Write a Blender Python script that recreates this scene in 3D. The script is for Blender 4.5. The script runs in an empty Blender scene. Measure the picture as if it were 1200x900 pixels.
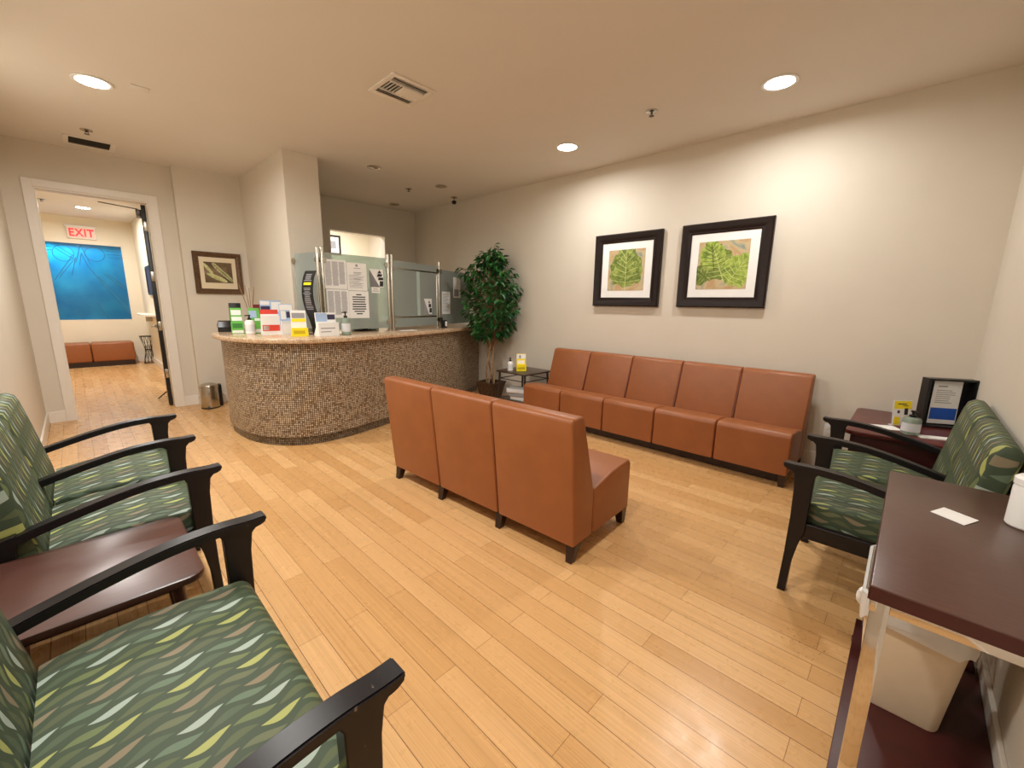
import bpy, bmesh, math, random
from math import sin, cos, pi, radians as rad
from mathutils import Vector, Matrix
random.seed(7)
scene = bpy.context.scene
COL = scene.collection

# ------------------------------------------------------------------ materials
def s2l(c):
    return tuple(((x/255)/12.92 if x/255 <= .04045 else ((x/255+.055)/1.055)**2.4) for x in c)
def newmat(name):
    m = bpy.data.materials.new(name); m.use_nodes = True
    nt = m.node_tree
    return m, nt, nt.nodes['Principled BSDF']
def N(nt, typ, **kw):
    n = nt.nodes.new(typ)
    for k, v in kw.items():
        if k.startswith('_'): setattr(n, k[1:], v)
        else: n.inputs[k.replace('__', ' ')].default_value = v
    return n
def L(nt, a, b): nt.links.new(a, b)
def math_n(nt, op, a, b=None, c=None):
    n = nt.nodes.new('ShaderNodeMath'); n.operation = op
    for i, v in enumerate((a, b, c)):
        if v is None: continue
        if isinstance(v, (int, float)): n.inputs[i].default_value = v
        else: nt.links.new(v, n.inputs[i])
    return n.outputs[0]
def ramp(nt, fac, stops, interp='LINEAR'):
    r = nt.nodes.new('ShaderNodeValToRGB'); r.color_ramp.interpolation = interp
    el = r.color_ramp.elements
    while len(el) < len(stops): el.new(0.5)
    for e, (p, c) in zip(el, stops):
        e.position = p; e.color = (*c, 1)
    nt.links.new(fac, r.inputs[0])
    return r.outputs[0]
def mixc(nt, fac, a, b, mode='MIX'):
    n = nt.nodes.new('ShaderNodeMix'); n.data_type = 'RGBA'; n.blend_type = mode
    for i, v in ((0, fac), (6, a), (7, b)):
        if isinstance(v, (int, float)): n.inputs[i].default_value = v
        elif isinstance(v, tuple): n.inputs[i].default_value = (*v, 1)
        else: nt.links.new(v, n.inputs[i])
    return n.outputs[2]
def bump(nt, h, strength=.2, dist=.002):
    b = nt.nodes.new('ShaderNodeBump'); b.inputs['Strength'].default_value = strength
    b.inputs['Distance'].default_value = dist
    nt.links.new(h, b.inputs['Height']); return b.outputs[0]

def simple(name, rgb, rough=.5, metal=0, noise=0.0, nscale=20, spec=.5, coat=0, bumpd=0, bscale=200):
    m, nt, b = newmat(name)
    c = s2l(rgb)
    b.inputs['Roughness'].default_value = rough; b.inputs['Metallic'].default_value = metal
    b.inputs['Specular IOR Level'].default_value = spec
    b.inputs['Coat Weight'].default_value = coat
    tc = N(nt, 'ShaderNodeTexCoord')
    if noise:
        n = N(nt, 'ShaderNodeTexNoise', Scale=nscale, Detail=4)
        L(nt, tc.outputs['Object'], n.inputs['Vector'])
        L(nt, ramp(nt, n.outputs['Fac'], [(.3, tuple(x*(1-noise) for x in c)), (.7, tuple(min(1, x*(1+noise)) for x in c))]), b.inputs['Base Color'])
    else:
        b.inputs['Base Color'].default_value = (*c, 1)
    if bumpd:
        n2 = N(nt, 'ShaderNodeTexNoise', Scale=bscale, Detail=2)
        L(nt, tc.outputs['Object'], n2.inputs['Vector'])
        L(nt, bump(nt, n2.outputs['Fac'], .3, bumpd), b.inputs['Normal'])
    return m
def emit(name, rgb, strength):
    m, nt, b = newmat(name)
    b.inputs['Base Color'].default_value = (*s2l(rgb), 1)
    b.inputs['Emission Color'].default_value = (*s2l(rgb), 1)
    b.inputs['Emission Strength'].default_value = strength
    return m

WALL = simple('wall_paint', (216, 208, 194), .6, noise=.015, nscale=3, bumpd=.0006, bscale=120, spec=.3)
WALL_CREAM = simple('cream_wall_paint', (234, 225, 205), .6, noise=.015, nscale=3, spec=.3)
CEIL = simple('ceiling_paint', (226, 220, 211), .75, noise=.012, nscale=2, spec=.2)
TRIM = simple('white_trim_paint', (232, 226, 216), .4, noise=.01)
WHITE = simple('white_plastic', (238, 238, 236), .4)
PAPER = simple('white_paper', (240, 240, 238), .7, noise=.02, nscale=10)
PAPERG = simple('grey_print', (122, 122, 126), .7)
INK = simple('black_ink', (35, 35, 38), .6)
INKG = simple('grey_ink', (150, 150, 155), .7)
BLACK = simple('black_plastic', (18, 18, 20), .35, noise=.1)
BLACKP = simple('black_paint', (16, 16, 18), .35, noise=.1)
DARKW = simple('espresso_frame_wood', (28, 14, 11), .38, noise=.25, nscale=30, spec=.3)
LEGW = simple('dark_walnut_leg', (44, 24, 18), .35, noise=.2, nscale=40)
LEATH = simple('tan_leather', (150, 89, 49), .42, noise=.06, nscale=9, bumpd=.0008, bscale=260)
PIPE = simple('dark_leather_seam', (96, 38, 20), .5)
CHROME = simple('polished_chrome', (215, 212, 206), .08, 1)
STEEL = simple('brushed_steel', (190, 184, 172), .25, 1, noise=.06, nscale=60)
BRONZE = simple('aged_bronze_frame', (92, 66, 42), .35, .3, noise=.3, nscale=40)
GUN = simple('gunmetal', (82, 76, 70), .35, .7, noise=.1)
GREENB = simple('bright_green_print', (104, 184, 78), .45, noise=.06)
GREEND = simple('deep_green_print', (58, 132, 58), .45, noise=.06)
REDB = simple('red_print', (222, 72, 56), .45, noise=.05)
YELL = simple('yellow_print', (250, 228, 28), .4, noise=.03)
BLUEL = simple('pale_blue_print', (168, 192, 226), .45, noise=.06)
NAVY = simple('navy_print', (52, 46, 76), .45, noise=.1)
BLUE = simple('blue_print', (16, 84, 190), .4, noise=.06)
SHELL = simple('clear_rack_plastic', (222, 226, 230), .15)
BINW = simple('ivory_bin_plastic', (226, 208, 180), .42, noise=.02)
REED = simple('dry_reed', (150, 112, 80), .7, noise=.2, nscale=60)
TRUNK = simple('ficus_bark', (158, 128, 96), .75, noise=.35, nscale=45, bumpd=.002, bscale=60)
SOIL = simple('dark_moss', (40, 32, 24), .95, noise=.4, nscale=80)
CHERRY = simple('cherry_laminate', (92, 24, 22), .28, noise=.12, nscale=12)
REDSH = simple('dark_red_laminate', (64, 20, 18), .4, noise=.12, nscale=12)
DARKGRILL = simple('dark_grille', (52, 46, 34), .6)
GREYCH = simple('dark_grey_plastic', (64, 72, 72), .45)
LEDOFF = simple('unlit_lamp_reflector', (190, 176, 156), .25, .6)

def wood_dark(name, rgb, stretch):
    m, nt, b = newmat(name)
    tc = N(nt, 'ShaderNodeTexCoord'); mp = N(nt, 'ShaderNodeMapping'); mp.inputs['Scale'].default_value = stretch
    L(nt, tc.outputs['Object'], mp.inputs['Vector'])
    n = N(nt, 'ShaderNodeTexNoise', Scale=6, Detail=6, Distortion=.6); L(nt, mp.outputs[0], n.inputs['Vector'])
    c = s2l(rgb)
    L(nt, ramp(nt, n.outputs['Fac'], [(.3, tuple(x*.86 for x in c)), (.7, tuple(x*1.14 for x in c))]), b.inputs['Base Color'])
    b.inputs['Roughness'].default_value = .3
    return m
TABLEW = wood_dark('brown_table_laminate', (84, 54, 46), (3, 30, 3))
DESKW = wood_dark('dark_desk_laminate', (86, 60, 52), (30, 4, 4))
SIDEW = wood_dark('dark_side_table_top', (66, 52, 42), (4, 20, 4))

# worn black arm wood: chips of pale wear scattered by noise
def worn():
    m, nt, b = newmat('worn_black_wood')
    tc = N(nt, 'ShaderNodeTexCoord')
    g = N(nt, 'ShaderNodeNewGeometry')
    n = N(nt, 'ShaderNodeTexNoise', Scale=55, Detail=6); L(nt, tc.outputs['Object'], n.inputs['Vector'])
    s = n.outputs['Fac']
    f = ramp(nt, s, [(.72, (0, 0, 0)), (.75, (1, 1, 1))])
    L(nt, mixc(nt, f, s2l((22, 18, 20)), s2l((120, 104, 96))), b.inputs['Base Color'])
    b.inputs['Roughness'].default_value = .36; b.inputs['Specular IOR Level'].default_value = .35
    return m
ARMW = worn()

def floor_mat():
    m, nt, b = newmat('bamboo_planks')
    tc = N(nt, 'ShaderNodeTexCoord'); sx = N(nt, 'ShaderNodeSeparateXYZ'); L(nt, tc.outputs['Object'], sx.inputs[0])
    px = math_n(nt, 'ADD', sx.outputs[1], -.10 + 9.8); py = math_n(nt, 'ADD', sx.outputs[0], -1.035 + .0975*40)
    cb = N(nt, 'ShaderNodeCombineXYZ'); L(nt, px, cb.inputs[0]); L(nt, py, cb.inputs[1])
    br = nt.nodes.new('ShaderNodeTexBrick')
    br.offset = .477; br.offset_frequency = 2; br.squash = 1
    for k, v in (('Scale', 1), ('Mortar Size', .0009), ('Mortar Smooth', .1), ('Bias', 0), ('Brick Width', .98), ('Row Height', .0975)):
        br.inputs[k].default_value = v
    br.inputs['Color1'].default_value = (*s2l((202, 155, 100)), 1)
    br.inputs['Color2'].default_value = (*s2l((222, 178, 124)), 1)
    br.inputs['Mortar'].default_value = (*s2l((134, 90, 50)), 1)
    L(nt, cb.outputs[0], br.inputs['Vector'])
    # fine strands along the plank
    mp = N(nt, 'ShaderNodeMapping'); mp.inputs['Scale'].default_value = (170, 1.0, 1)
    L(nt, tc.outputs['Object'], mp.inputs['Vector'])
    n = N(nt, 'ShaderNodeTexNoise', Scale=1, Detail=3); L(nt, mp.outputs[0], n.inputs['Vector'])
    g = ramp(nt, n.outputs['Fac'], [(.3, (.86, .84, .80)), (.7, (1.08, 1.08, 1.08))])
    # strip edges inside each plank
    st = math_n(nt, 'FRACT', math_n(nt, 'DIVIDE', py, .0195))
    ln = math_n(nt, 'LESS_THAN', st, .05)
    lf = math_n(nt, 'MULTIPLY', ln, .14)
    c1 = mixc(nt, 1.0, br.outputs['Color'], g, 'MULTIPLY')
    c2 = mixc(nt, lf, c1, s2l((150, 100, 58)))
    # long seams between rows
    rw = math_n(nt, 'FRACT', math_n(nt, 'DIVIDE', py, .0975))
    sm = math_n(nt, 'LESS_THAN', math_n(nt, 'MINIMUM', rw, math_n(nt, 'SUBTRACT', 1.0, rw)), .013)
    c2 = mixc(nt, math_n(nt, 'MULTIPLY', sm, .8), c2, s2l((112, 70, 36)))
    # a small patch of dark scuff specks on the boards near the desk
    dv = N(nt, 'ShaderNodeVectorMath', _operation='DISTANCE'); L(nt, tc.outputs['Object'], dv.inputs[0]); dv.inputs[1].default_value = (1.905, .150, 0)
    ns = N(nt, 'ShaderNodeTexNoise', Scale=85, Detail=2); L(nt, tc.outputs['Object'], ns.inputs['Vector'])
    near = math_n(nt, 'LESS_THAN', dv.outputs['Value'], .085)
    spk = math_n(nt, 'MULTIPLY', math_n(nt, 'GREATER_THAN', ns.outputs['Fac'], .66), near)
    c2 = mixc(nt, math_n(nt, 'MULTIPLY', spk, .7), c2, s2l((70, 50, 36)))
    L(nt, c2, b.inputs['Base Color'])
    n2 = N(nt, 'ShaderNodeTexNoise', Scale=14, Detail=4); L(nt, tc.outputs['Object'], n2.inputs['Vector'])
    L(nt, ramp(nt, n2.outputs['Fac'], [(.3, (.24,)*3), (.75, (.36,)*3)]), b.inputs['Roughness'])
    inv = math_n(nt, 'SUBTRACT', 1.0, br.outputs['Fac'])
    L(nt, bump(nt, inv, .25, .001), b.inputs['Normal'])
    return m
FLOOR = floor_mat()

def mosaic(name='stone_mosaic', k=1.0):
    m, nt, b = newmat(name)
    uv = N(nt, 'ShaderNodeUVMap'); uv.uv_map = 'UVMap'
    sc = N(nt, 'ShaderNodeVectorMath', _operation='SCALE'); sc.inputs['Scale'].default_value = 1/.0185
    L(nt, uv.outputs[0], sc.inputs[0])
    fl = N(nt, 'ShaderNodeVectorMath', _operation='FLOOR'); L(nt, sc.outputs[0], fl.inputs[0])
    fr = N(nt, 'ShaderNodeVectorMath', _operation='FRACTION'); L(nt, sc.outputs[0], fr.inputs[0])
    wn = N(nt, 'ShaderNodeTexWhiteNoise'); L(nt, fl.outputs[0], wn.inputs['Vector'])
    tile = ramp(nt, wn.outputs['Value'], [(0, s2l((128, 104, 80))), (.22, s2l((168, 146, 118))), (.5, s2l((196, 176, 148))), (.8, s2l((216, 198, 172))), (1, s2l((160, 136, 108)))])
    sp = N(nt, 'ShaderNodeSeparateXYZ'); L(nt, fr.outputs[0], sp.inputs[0])
    def edge(s):
        d = math_n(nt, 'ABSOLUTE', math_n(nt, 'SUBTRACT', s, .5)); return math_n(nt, 'GREATER_THAN', d, .36)
    gr = math_n(nt, 'MAXIMUM', edge(sp.outputs[0]), edge(sp.outputs[1]))
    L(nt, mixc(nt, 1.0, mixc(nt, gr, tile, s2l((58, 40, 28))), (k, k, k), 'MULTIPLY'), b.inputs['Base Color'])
    b.inputs['Roughness'].default_value = .38
    L(nt, bump(nt, math_n(nt, 'SUBTRACT', 1.0, gr), .5, .0015), b.inputs['Normal'])
    return m
MOSAIC = mosaic(); MOSAICD = mosaic('shaded_dark_mosaic', .45)  # kickplate copy: darker tile with the overhang's shade painted into its colour

def granite():
    m, nt, b = newmat('beige_granite')
    tc = N(nt, 'ShaderNodeTexCoord')
    v = N(nt, 'ShaderNodeTexVoronoi', Scale=150); L(nt, tc.outputs['Object'], v.inputs['Vector'])
    n = N(nt, 'ShaderNodeTexNoise', Scale=26, Detail=6); L(nt, tc.outputs['Object'], n.inputs['Vector'])
    s = math_n(nt, 'ADD', math_n(nt, 'MULTIPLY', v.outputs['Color'], .5), math_n(nt, 'MULTIPLY', n.outputs['Fac'], .55))
    L(nt, ramp(nt, s, [(.2, s2l((110, 84, 62))), (.42, s2l((184, 152, 120))), (.6, s2l((206, 178, 146))), (.85, s2l((226, 206, 180)))]), b.inputs['Base Color'])
    b.inputs['Roughness'].default_value = .12
    return m
GRANITE = granite()

def leaf_fabric():
    """woven upholstery: rows of leaf-shaped lenses, u along the row (metres), v across rows"""
    m, nt, b = newmat('leaf_pattern_upholstery')
    uv = N(nt, 'ShaderNodeUVMap'); uv.uv_map = 'UVMap'
    sp = N(nt, 'ShaderNodeSeparateXYZ'); L(nt, uv.outputs[0], sp.inputs[0])
    P, LN = .0335, .0857
    dark = s2l((64, 77, 58))
    def layer(voff, base):
        vv = math_n(nt, 'DIVIDE', math_n(nt, 'ADD', sp.outputs[1], voff + 60*P), P)
        # rows swing gently from side to side as they run
        fx = math_n(nt, 'DIVIDE', sp.outputs[0], LN)
        vv = math_n(nt, 'ADD', vv, math_n(nt, 'MULTIPLY', math_n(nt, 'SINE', math_n(nt, 'MULTIPLY', fx, 2*pi/1.5)), .20))
        row = math_n(nt, 'FLOOR', vv)
        sh = math_n(nt, 'MULTIPLY', math_n(nt, 'MODULO', row, 2.0), 1.5)
        fu = math_n(nt, 'ADD', fx, math_n(nt, 'ADD', sh, 60))
        k = math_n(nt, 'MODULO', math_n(nt, 'FLOOR', fu), 3.0); t = math_n(nt, 'FRACT', fu)
        lean = math_n(nt, 'MULTIPLY', math_n(nt, 'SUBTRACT', t, .5), .24)
        dv = math_n(nt, 'ABSOLUTE', math_n(nt, 'SUBTRACT', math_n(nt, 'SUBTRACT', math_n(nt, 'FRACT', vv), .5), lean))
        hw = math_n(nt, 'MULTIPLY', math_n(nt, 'SINE', math_n(nt, 'MULTIPLY', t, pi)), .31)
        inside = math_n(nt, 'GREATER_THAN', hw, dv)
        r3 = math_n(nt, 'DIVIDE', math_n(nt, 'MODULO', math_n(nt, 'FLOOR', math_n(nt, 'DIVIDE', row, 2.0)), 3.0), 3.0)
        bright = ramp(nt, r3, [(0, s2l((130, 118, 94))), (.2, s2l((162, 166, 98))), (.5, s2l((158, 172, 160)))], 'CONSTANT')
        dull = ramp(nt, r3, [(0, s2l((100, 106, 78))), (.2, s2l((104, 116, 76))), (.5, s2l((98, 116, 94)))], 'CONSTANT')
        dull2 = ramp(nt, r3, [(0, s2l((84, 92, 66))), (.2, s2l((86, 96, 66))), (.5, s2l((80, 94, 72)))], 'CONSTANT')
        c = mixc(nt, math_n(nt, 'GREATER_THAN', k, .5), bright, dull)
        return inside, mixc(nt, math_n(nt, 'GREATER_THAN', k, 1.5), c, dull2)
    i1, c1 = layer(0, 0)
    col = mixc(nt, i1, dark, c1)
    # woven fleck
    n = N(nt, 'ShaderNodeTexNoise', Scale=900, Detail=2); L(nt, uv.outputs[0], n.inputs['Vector'])
    fl = ramp(nt, n.outputs['Fac'], [(.3, (.86,)*3), (.7, (1.1,)*3)])
    L(nt, mixc(nt, 1.0, col, fl, 'MULTIPLY'), b.inputs['Base Color'])
    b.inputs['Roughness'].default_value = .6
    b.inputs['Specular IOR Level'].default_value = .35
    L(nt, bump(nt, n.outputs['Fac'], .2, .0006), b.inputs['Normal'])
    return m
FABRIC = leaf_fabric()

def frosted(name, rgb, opac, rough=.15):
    m, nt, b = newmat(name); nt.nodes.remove(b)
    out = nt.nodes['Material Output']
    tr = N(nt, 'ShaderNodeBsdfTransparent'); tr.inputs[0].default_value = (*s2l((205, 224, 216)), 1)
    df = N(nt, 'ShaderNodeBsdfDiffuse'); df.inputs[0].default_value = (*s2l(rgb), 1)
    tl = N(nt, 'ShaderNodeBsdfTranslucent'); tl.inputs[0].default_value = (*s2l(rgb), 1)
    gl = N(nt, 'ShaderNodeBsdfGlossy'); gl.inputs['Roughness'].default_value = rough
    tc = N(nt, 'ShaderNodeTexCoord'); nz = N(nt, 'ShaderNodeTexNoise', Scale=3, Detail=2); L(nt, tc.outputs['Object'], nz.inputs['Vector'])
    m1 = N(nt, 'ShaderNodeMixShader'); m1.inputs[0].default_value = .25
    L(nt, df.outputs[0], m1.inputs[1]); L(nt, tl.outputs[0], m1.inputs[2])
    m2 = N(nt, 'ShaderNodeMixShader'); L(nt, math_n(nt, 'ADD', math_n(nt, 'MULTIPLY', nz.outputs['Fac'], .06), opac-.03), m2.inputs[0])
    L(nt, tr.outputs[0], m2.inputs[1]); L(nt, m1.outputs[0], m2.inputs[2])
    fr = N(nt, 'ShaderNodeFresnel', IOR=1.45)
    m3 = N(nt, 'ShaderNodeMixShader'); L(nt, fr.outputs[0], m3.inputs[0]); L(nt, m2.outputs[0], m3.inputs[1]); L(nt, gl.outputs[0], m3.inputs[2])
    L(nt, m3.outputs[0], out.inputs[0])
    return m
FROST = frosted('frosted_green_glass', (232, 240, 234), .40)
CLEARG = frosted('clear_liquid_plastic', (206, 224, 206), .5, .08)
BAG = frosted('thin_clear_liner', (250, 249, 247), .8, .2)
def pane_glass():
    m, nt, b = newmat('picture_glass'); nt.nodes.remove(b)
    out = nt.nodes['Material Output']
    tr = N(nt, 'ShaderNodeBsdfTransparent'); gl = N(nt, 'ShaderNodeBsdfGlossy'); gl.inputs['Roughness'].default_value = .02
    fr = N(nt, 'ShaderNodeFresnel', IOR=1.25); mx = N(nt, 'ShaderNodeMixShader')
    L(nt, fr.outputs[0], mx.inputs[0]); L(nt, tr.outputs[0], mx.inputs[1]); L(nt, gl.outputs[0], mx.inputs[2]); L(nt, mx.outputs[0], out.inputs[0])
    return m
def blue_glass():
    m, nt, b = newmat('blue_art_glass'); nt.nodes.remove(b)
    out = nt.nodes['Material Output']
    tl = N(nt, 'ShaderNodeBsdfTranslucent')
    tc = N(nt, 'ShaderNodeTexCoord'); nz = N(nt, 'ShaderNodeTexNoise', Scale=2.2, Detail=3); L(nt, tc.outputs['Object'], nz.inputs['Vector'])
    L(nt, ramp(nt, nz.outputs['Fac'], [(.35, s2l((76, 190, 224))), (.65, s2l((108, 216, 238)))]), tl.inputs[0])
    df = N(nt, 'ShaderNodeBsdfDiffuse'); df.inputs[0].default_value = (*s2l((24, 62, 84)), 1)
    gl = N(nt, 'ShaderNodeBsdfGlossy'); gl.inputs['Roughness'].default_value = .18
    m1 = N(nt, 'ShaderNodeMixShader'); m1.inputs[0].default_value = .3
    L(nt, tl.outputs[0], m1.inputs[1]); L(nt, df.outputs[0], m1.inputs[2])
    m2 = N(nt, 'ShaderNodeMixShader'); m2.inputs[0].default_value = .06
    L(nt, m1.outputs[0], m2.inputs[1]); L(nt, gl.outputs[0], m2.inputs[2]); L(nt, m2.outputs[0], out.inputs[0])
    return m
BLUEG = blue_glass()
def leafmat():
    m, nt, b = newmat('ficus_leaf')
    g = N(nt, 'ShaderNodeObjectInfo')
    tc = N(nt, 'ShaderNodeTexCoord'); n = N(nt, 'ShaderNodeTexNoise', Scale=9, Detail=3); L(nt, tc.outputs['Object'], n.inputs['Vector'])
    L(nt, ramp(nt, n.outputs['Fac'], [(.3, s2l((18, 62, 30))), (.55, s2l((42, 98, 44))), (.75, s2l((84, 136, 70)))]), b.inputs['Base Color'])
    b.inputs['Roughness'].default_value = .4
    return m
LEAF = leafmat()
def wicker():
    m, nt, b = newmat('woven_wicker')
    tc = N(nt, 'ShaderNodeTexCoord')
    w = N(nt, 'ShaderNodeTexChecker', Scale=70); L(nt, tc.outputs['Object'], w.inputs['Vector'])
    n = N(nt, 'ShaderNodeTexNoise', Scale=40, Detail=3); L(nt, tc.outputs['Object'], n.inputs['Vector'])
    c = ramp(nt, n.outputs['Fac'], [(.3, s2l((44, 30, 22))), (.7, s2l((120, 86, 56)))])
    L(nt, mixc(nt, math_n(nt, 'MULTIPLY', w.outputs['Fac'], .5), c, s2l((36, 24, 18))), b.inputs['Base Color'])
    b.inputs['Roughness'].default_value = .6
    L(nt, bump(nt, w.outputs['Fac'], .4, .003), b.inputs['Normal'])
    return m
WICKER = wicker()
def artbg(name, stops, scale, seed):
    m, nt, b = newmat(name)
    tc = N(nt, 'ShaderNodeTexCoord'); mp = N(nt, 'ShaderNodeMapping'); mp.inputs['Location'].default_value = (seed, seed*2, seed*3)
    L(nt, tc.outputs['Object'], mp.inputs['Vector'])
    n = N(nt, 'ShaderNodeTexNoise', Scale=scale, Detail=6, Distortion=.8); L(nt, mp.outputs[0], n.inputs['Vector'])
    L(nt, ramp(nt, n.outputs['Fac'], stops), b.inputs['Base Color'])
    b.inputs['Roughness'].default_value = .55
    return m
ARTBG = artbg('mottled_print_ground', [(.3, s2l((120, 140, 132))), (.42, s2l((196, 178, 140))), (.55, s2l((184, 150, 106))), (.7, s2l((214, 198, 172)))], 5, 3.1)
ARTBG2 = artbg('earthy_print_ground', [(.3, s2l((58, 44, 30))), (.5, s2l((106, 86, 56))), (.7, s2l((136, 112, 92)))], 6, 8.3)
LEAFART = artbg('green_leaf_print', [(.3, s2l((74, 94, 36))), (.5, s2l((120, 138, 54))), (.7, s2l((170, 182, 98)))], 22, 1.7)
LEAFART2 = artbg('lime_leaf_print', [(.3, s2l((96, 122, 42))), (.5, s2l((146, 168, 60))), (.7, s2l((186, 204, 106)))], 22, 5.7)
LEAFART3 = artbg('olive_leaf_print', [(.3, s2l((150, 146, 90))), (.5, s2l((190, 186, 134))), (.7, s2l((214, 210, 168)))], 22, 4.4)
VEIN = simple('pale_leaf_vein', (206, 214, 140), .6)
VEIND = simple('dark_leaf_vein', (70, 88, 36), .6)

# ------------------------------------------------------------------ mesh helpers
class MB:
    def __init__(s): s.bm = bmesh.new(); s.uv = None
    def box(s, x0, x1, y0, y1, z0, z1, bev=0, seg=2):
        vs = [s.bm.verts.new((x, y, z)) for x in (x0, x1) for y in (y0, y1) for z in (z0, z1)]
        F = [(0, 1, 3, 2), (4, 6, 7, 5), (0, 4, 5, 1), (2, 3, 7, 6), (0, 2, 6, 4), (1, 5, 7, 3)]
        fs = [s.bm.faces.new([vs[i] for i in f]) for f in F]
        if bev:
            es = list({e for f in fs for e in f.edges})
            bmesh.ops.bevel(s.bm, geom=es, offset=bev, segments=seg, affect='EDGES', profile=.5)
        return s
    def prism(s, pts, a, b, axis='y', bev=0, seg=2):
        """closed 2-D outline pushed from a to b along an axis; pts are (x,z) for y, (x,y) for z, (y,z) for x"""
        def P(p, t):
            return {'y': (p[0], t, p[1]), 'z': (p[0], p[1], t), 'x': (t, p[0], p[1])}[axis]
        A = [s.bm.verts.new(P(p, a)) for p in pts]; B = [s.bm.verts.new(P(p, b)) for p in pts]
        n = len(pts); fs = [s.bm.faces.new(A), s.bm.faces.new(B[::-1])]
        for i in range(n): fs.append(s.bm.faces.new((A[i], B[i], B[(i+1) % n], A[(i+1) % n])))
        bmesh.ops.recalc_face_normals(s.bm, faces=fs)
        if bev:
            es = list(fs[0].edges)+list(fs[1].edges)
            bmesh.ops.bevel(s.bm, geom=es, offset=bev, segments=seg, affect='EDGES', profile=.5)
        return s
    def tube(s, path, r, n=8, cap=True):
        path = [Vector(p) for p in path]; rings = []
        rr = r if isinstance(r, (list, tuple)) else [r]*len(path)
        for i, p in enumerate(path):
            t = (path[min(i+1, len(path)-1)]-path[max(i-1, 0)]).normalized()
            up = Vector((0, 0, 1)) if abs(t.z) < .95 else Vector((1, 0, 0))
            a = t.cross(up).normalized(); b = t.cross(a)
            rings.append([s.bm.verts.new(p+(a*cos(2*pi*k/n)+b*sin(2*pi*k/n))*rr[i]) for k in range(n)])
        for A, B in zip(rings, rings[1:]):
            for k in range(n): s.bm.faces.new((A[k], A[(k+1) % n], B[(k+1) % n], B[k]))
        if cap:
            s.bm.faces.new(rings[0][::-1]); s.bm.faces.new(rings[-1])
        return s
    def lathe(s, prof, n=28, cx=0, cy=0, close=True):
        rings = [[s.bm.verts.new((cx+r*cos(2*pi*k/n), cy+r*sin(2*pi*k/n), z)) for k in range(n)] for r, z in prof]
        for A, B in zip(rings, rings[1:]):
            for k in range(n): s.bm.faces.new((A[k], A[(k+1) % n], B[(k+1) % n], B[k]))
        if close:
            s.bm.faces.new(rings[0][::-1]); s.bm.faces.new(rings[-1])
        return s
    def quad(s, *p):
        s.bm.faces.new([s.bm.verts.new(q) for q in p]); return s
    def poly(s, pts): return s.quad(*pts)
    def bar(s, p, q, w, h):
        """flat-section bar from p to q"""
        p, q = Vector(p), Vector(q); t = (q-p).normalized()
        up = Vector((0, 0, 1)) if abs(t.z) < .95 else Vector((0, 1, 0))
        a = t.cross(up).normalized()*w/2; b = a.cross(t).normalized()*h/2
        A = [s.bm.verts.new(p+x) for x in (a+b, a-b, -a-b, -a+b)]; B = [s.bm.verts.new(q+x) for x in (a+b, a-b, -a-b, -a+b)]
        s.bm.faces.new(A); s.bm.faces.new(B[::-1])
        for i in range(4): s.bm.faces.new((A[i], B[i], B[(i+1) % 4], A[(i+1) % 4]))
        return s
    def obj(s, name, mat, parent=None, smooth=30):
        bmesh.ops.recalc_face_normals(s.bm, faces=s.bm.faces[:])
        me = bpy.data.meshes.new(name); s.bm.to_mesh(me); s.bm.free()
        me.materials.append(mat)
        if smooth:
            for p in me.polygons: p.use_smooth = True
            try: me.set_sharp_from_angle(angle=rad(smooth))
            except Exception: pass
        o = bpy.data.objects.new(name, me); COL.objects.link(o)
        if parent: o.parent = parent
        return o
def thing(name, label, cat, loc=(0, 0, 0), rz=0, group=None):
    o = bpy.data.objects.new(name, None); COL.objects.link(o)
    o.empty_display_size = .1
    o.location = loc; o.rotation_euler = (0, 0, rz)
    o['label'] = label; o['category'] = cat
    if group: o['group'] = group
    return o
def tag(o, label, cat, group=None):
    o['label'] = label; o['category'] = cat
    if group: o['group'] = group
    return o
def struct(mb, name, mat, smooth=0, label=None):
    o = mb.obj(name, mat, smooth=smooth); o['kind'] = 'structure'
    if label: o['label'] = label
    return o
def arc(cx, cy, r, a0, a1, n):
    return [(cx+r*cos(rad(a0+(a1-a0)*i/n)), cy+r*sin(rad(a0+(a1-a0)*i/n))) for i in range(n+1)]
def rrect(x0, x1, y0, y1, r, n=5):
    return arc(x1-r, y0+r, r, -90, 0, n)+arc(x1-r, y1-r, r, 0, 90, n)+arc(x0+r, y1-r, r, 90, 180, n)+arc(x0+r, y0+r, r, 180, 270, n)
def catmull(P, n=8):
    out = []
    for i in range(len(P)-1):
        p0, p1, p2, p3 = P[max(i-1, 0)], P[i], P[i+1], P[min(i+2, len(P)-1)]
        for k in range(n):
            t = k/n
            out.append(tuple(.5*(2*b+(c-a)*t+(2*a-5*b+4*c-d)*t*t+(3*b-a-3*c+d)*t**3) for a, b, c, d in zip(p0, p1, p2, p3)))
    out.append(tuple(P[-1])); return out

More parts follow.
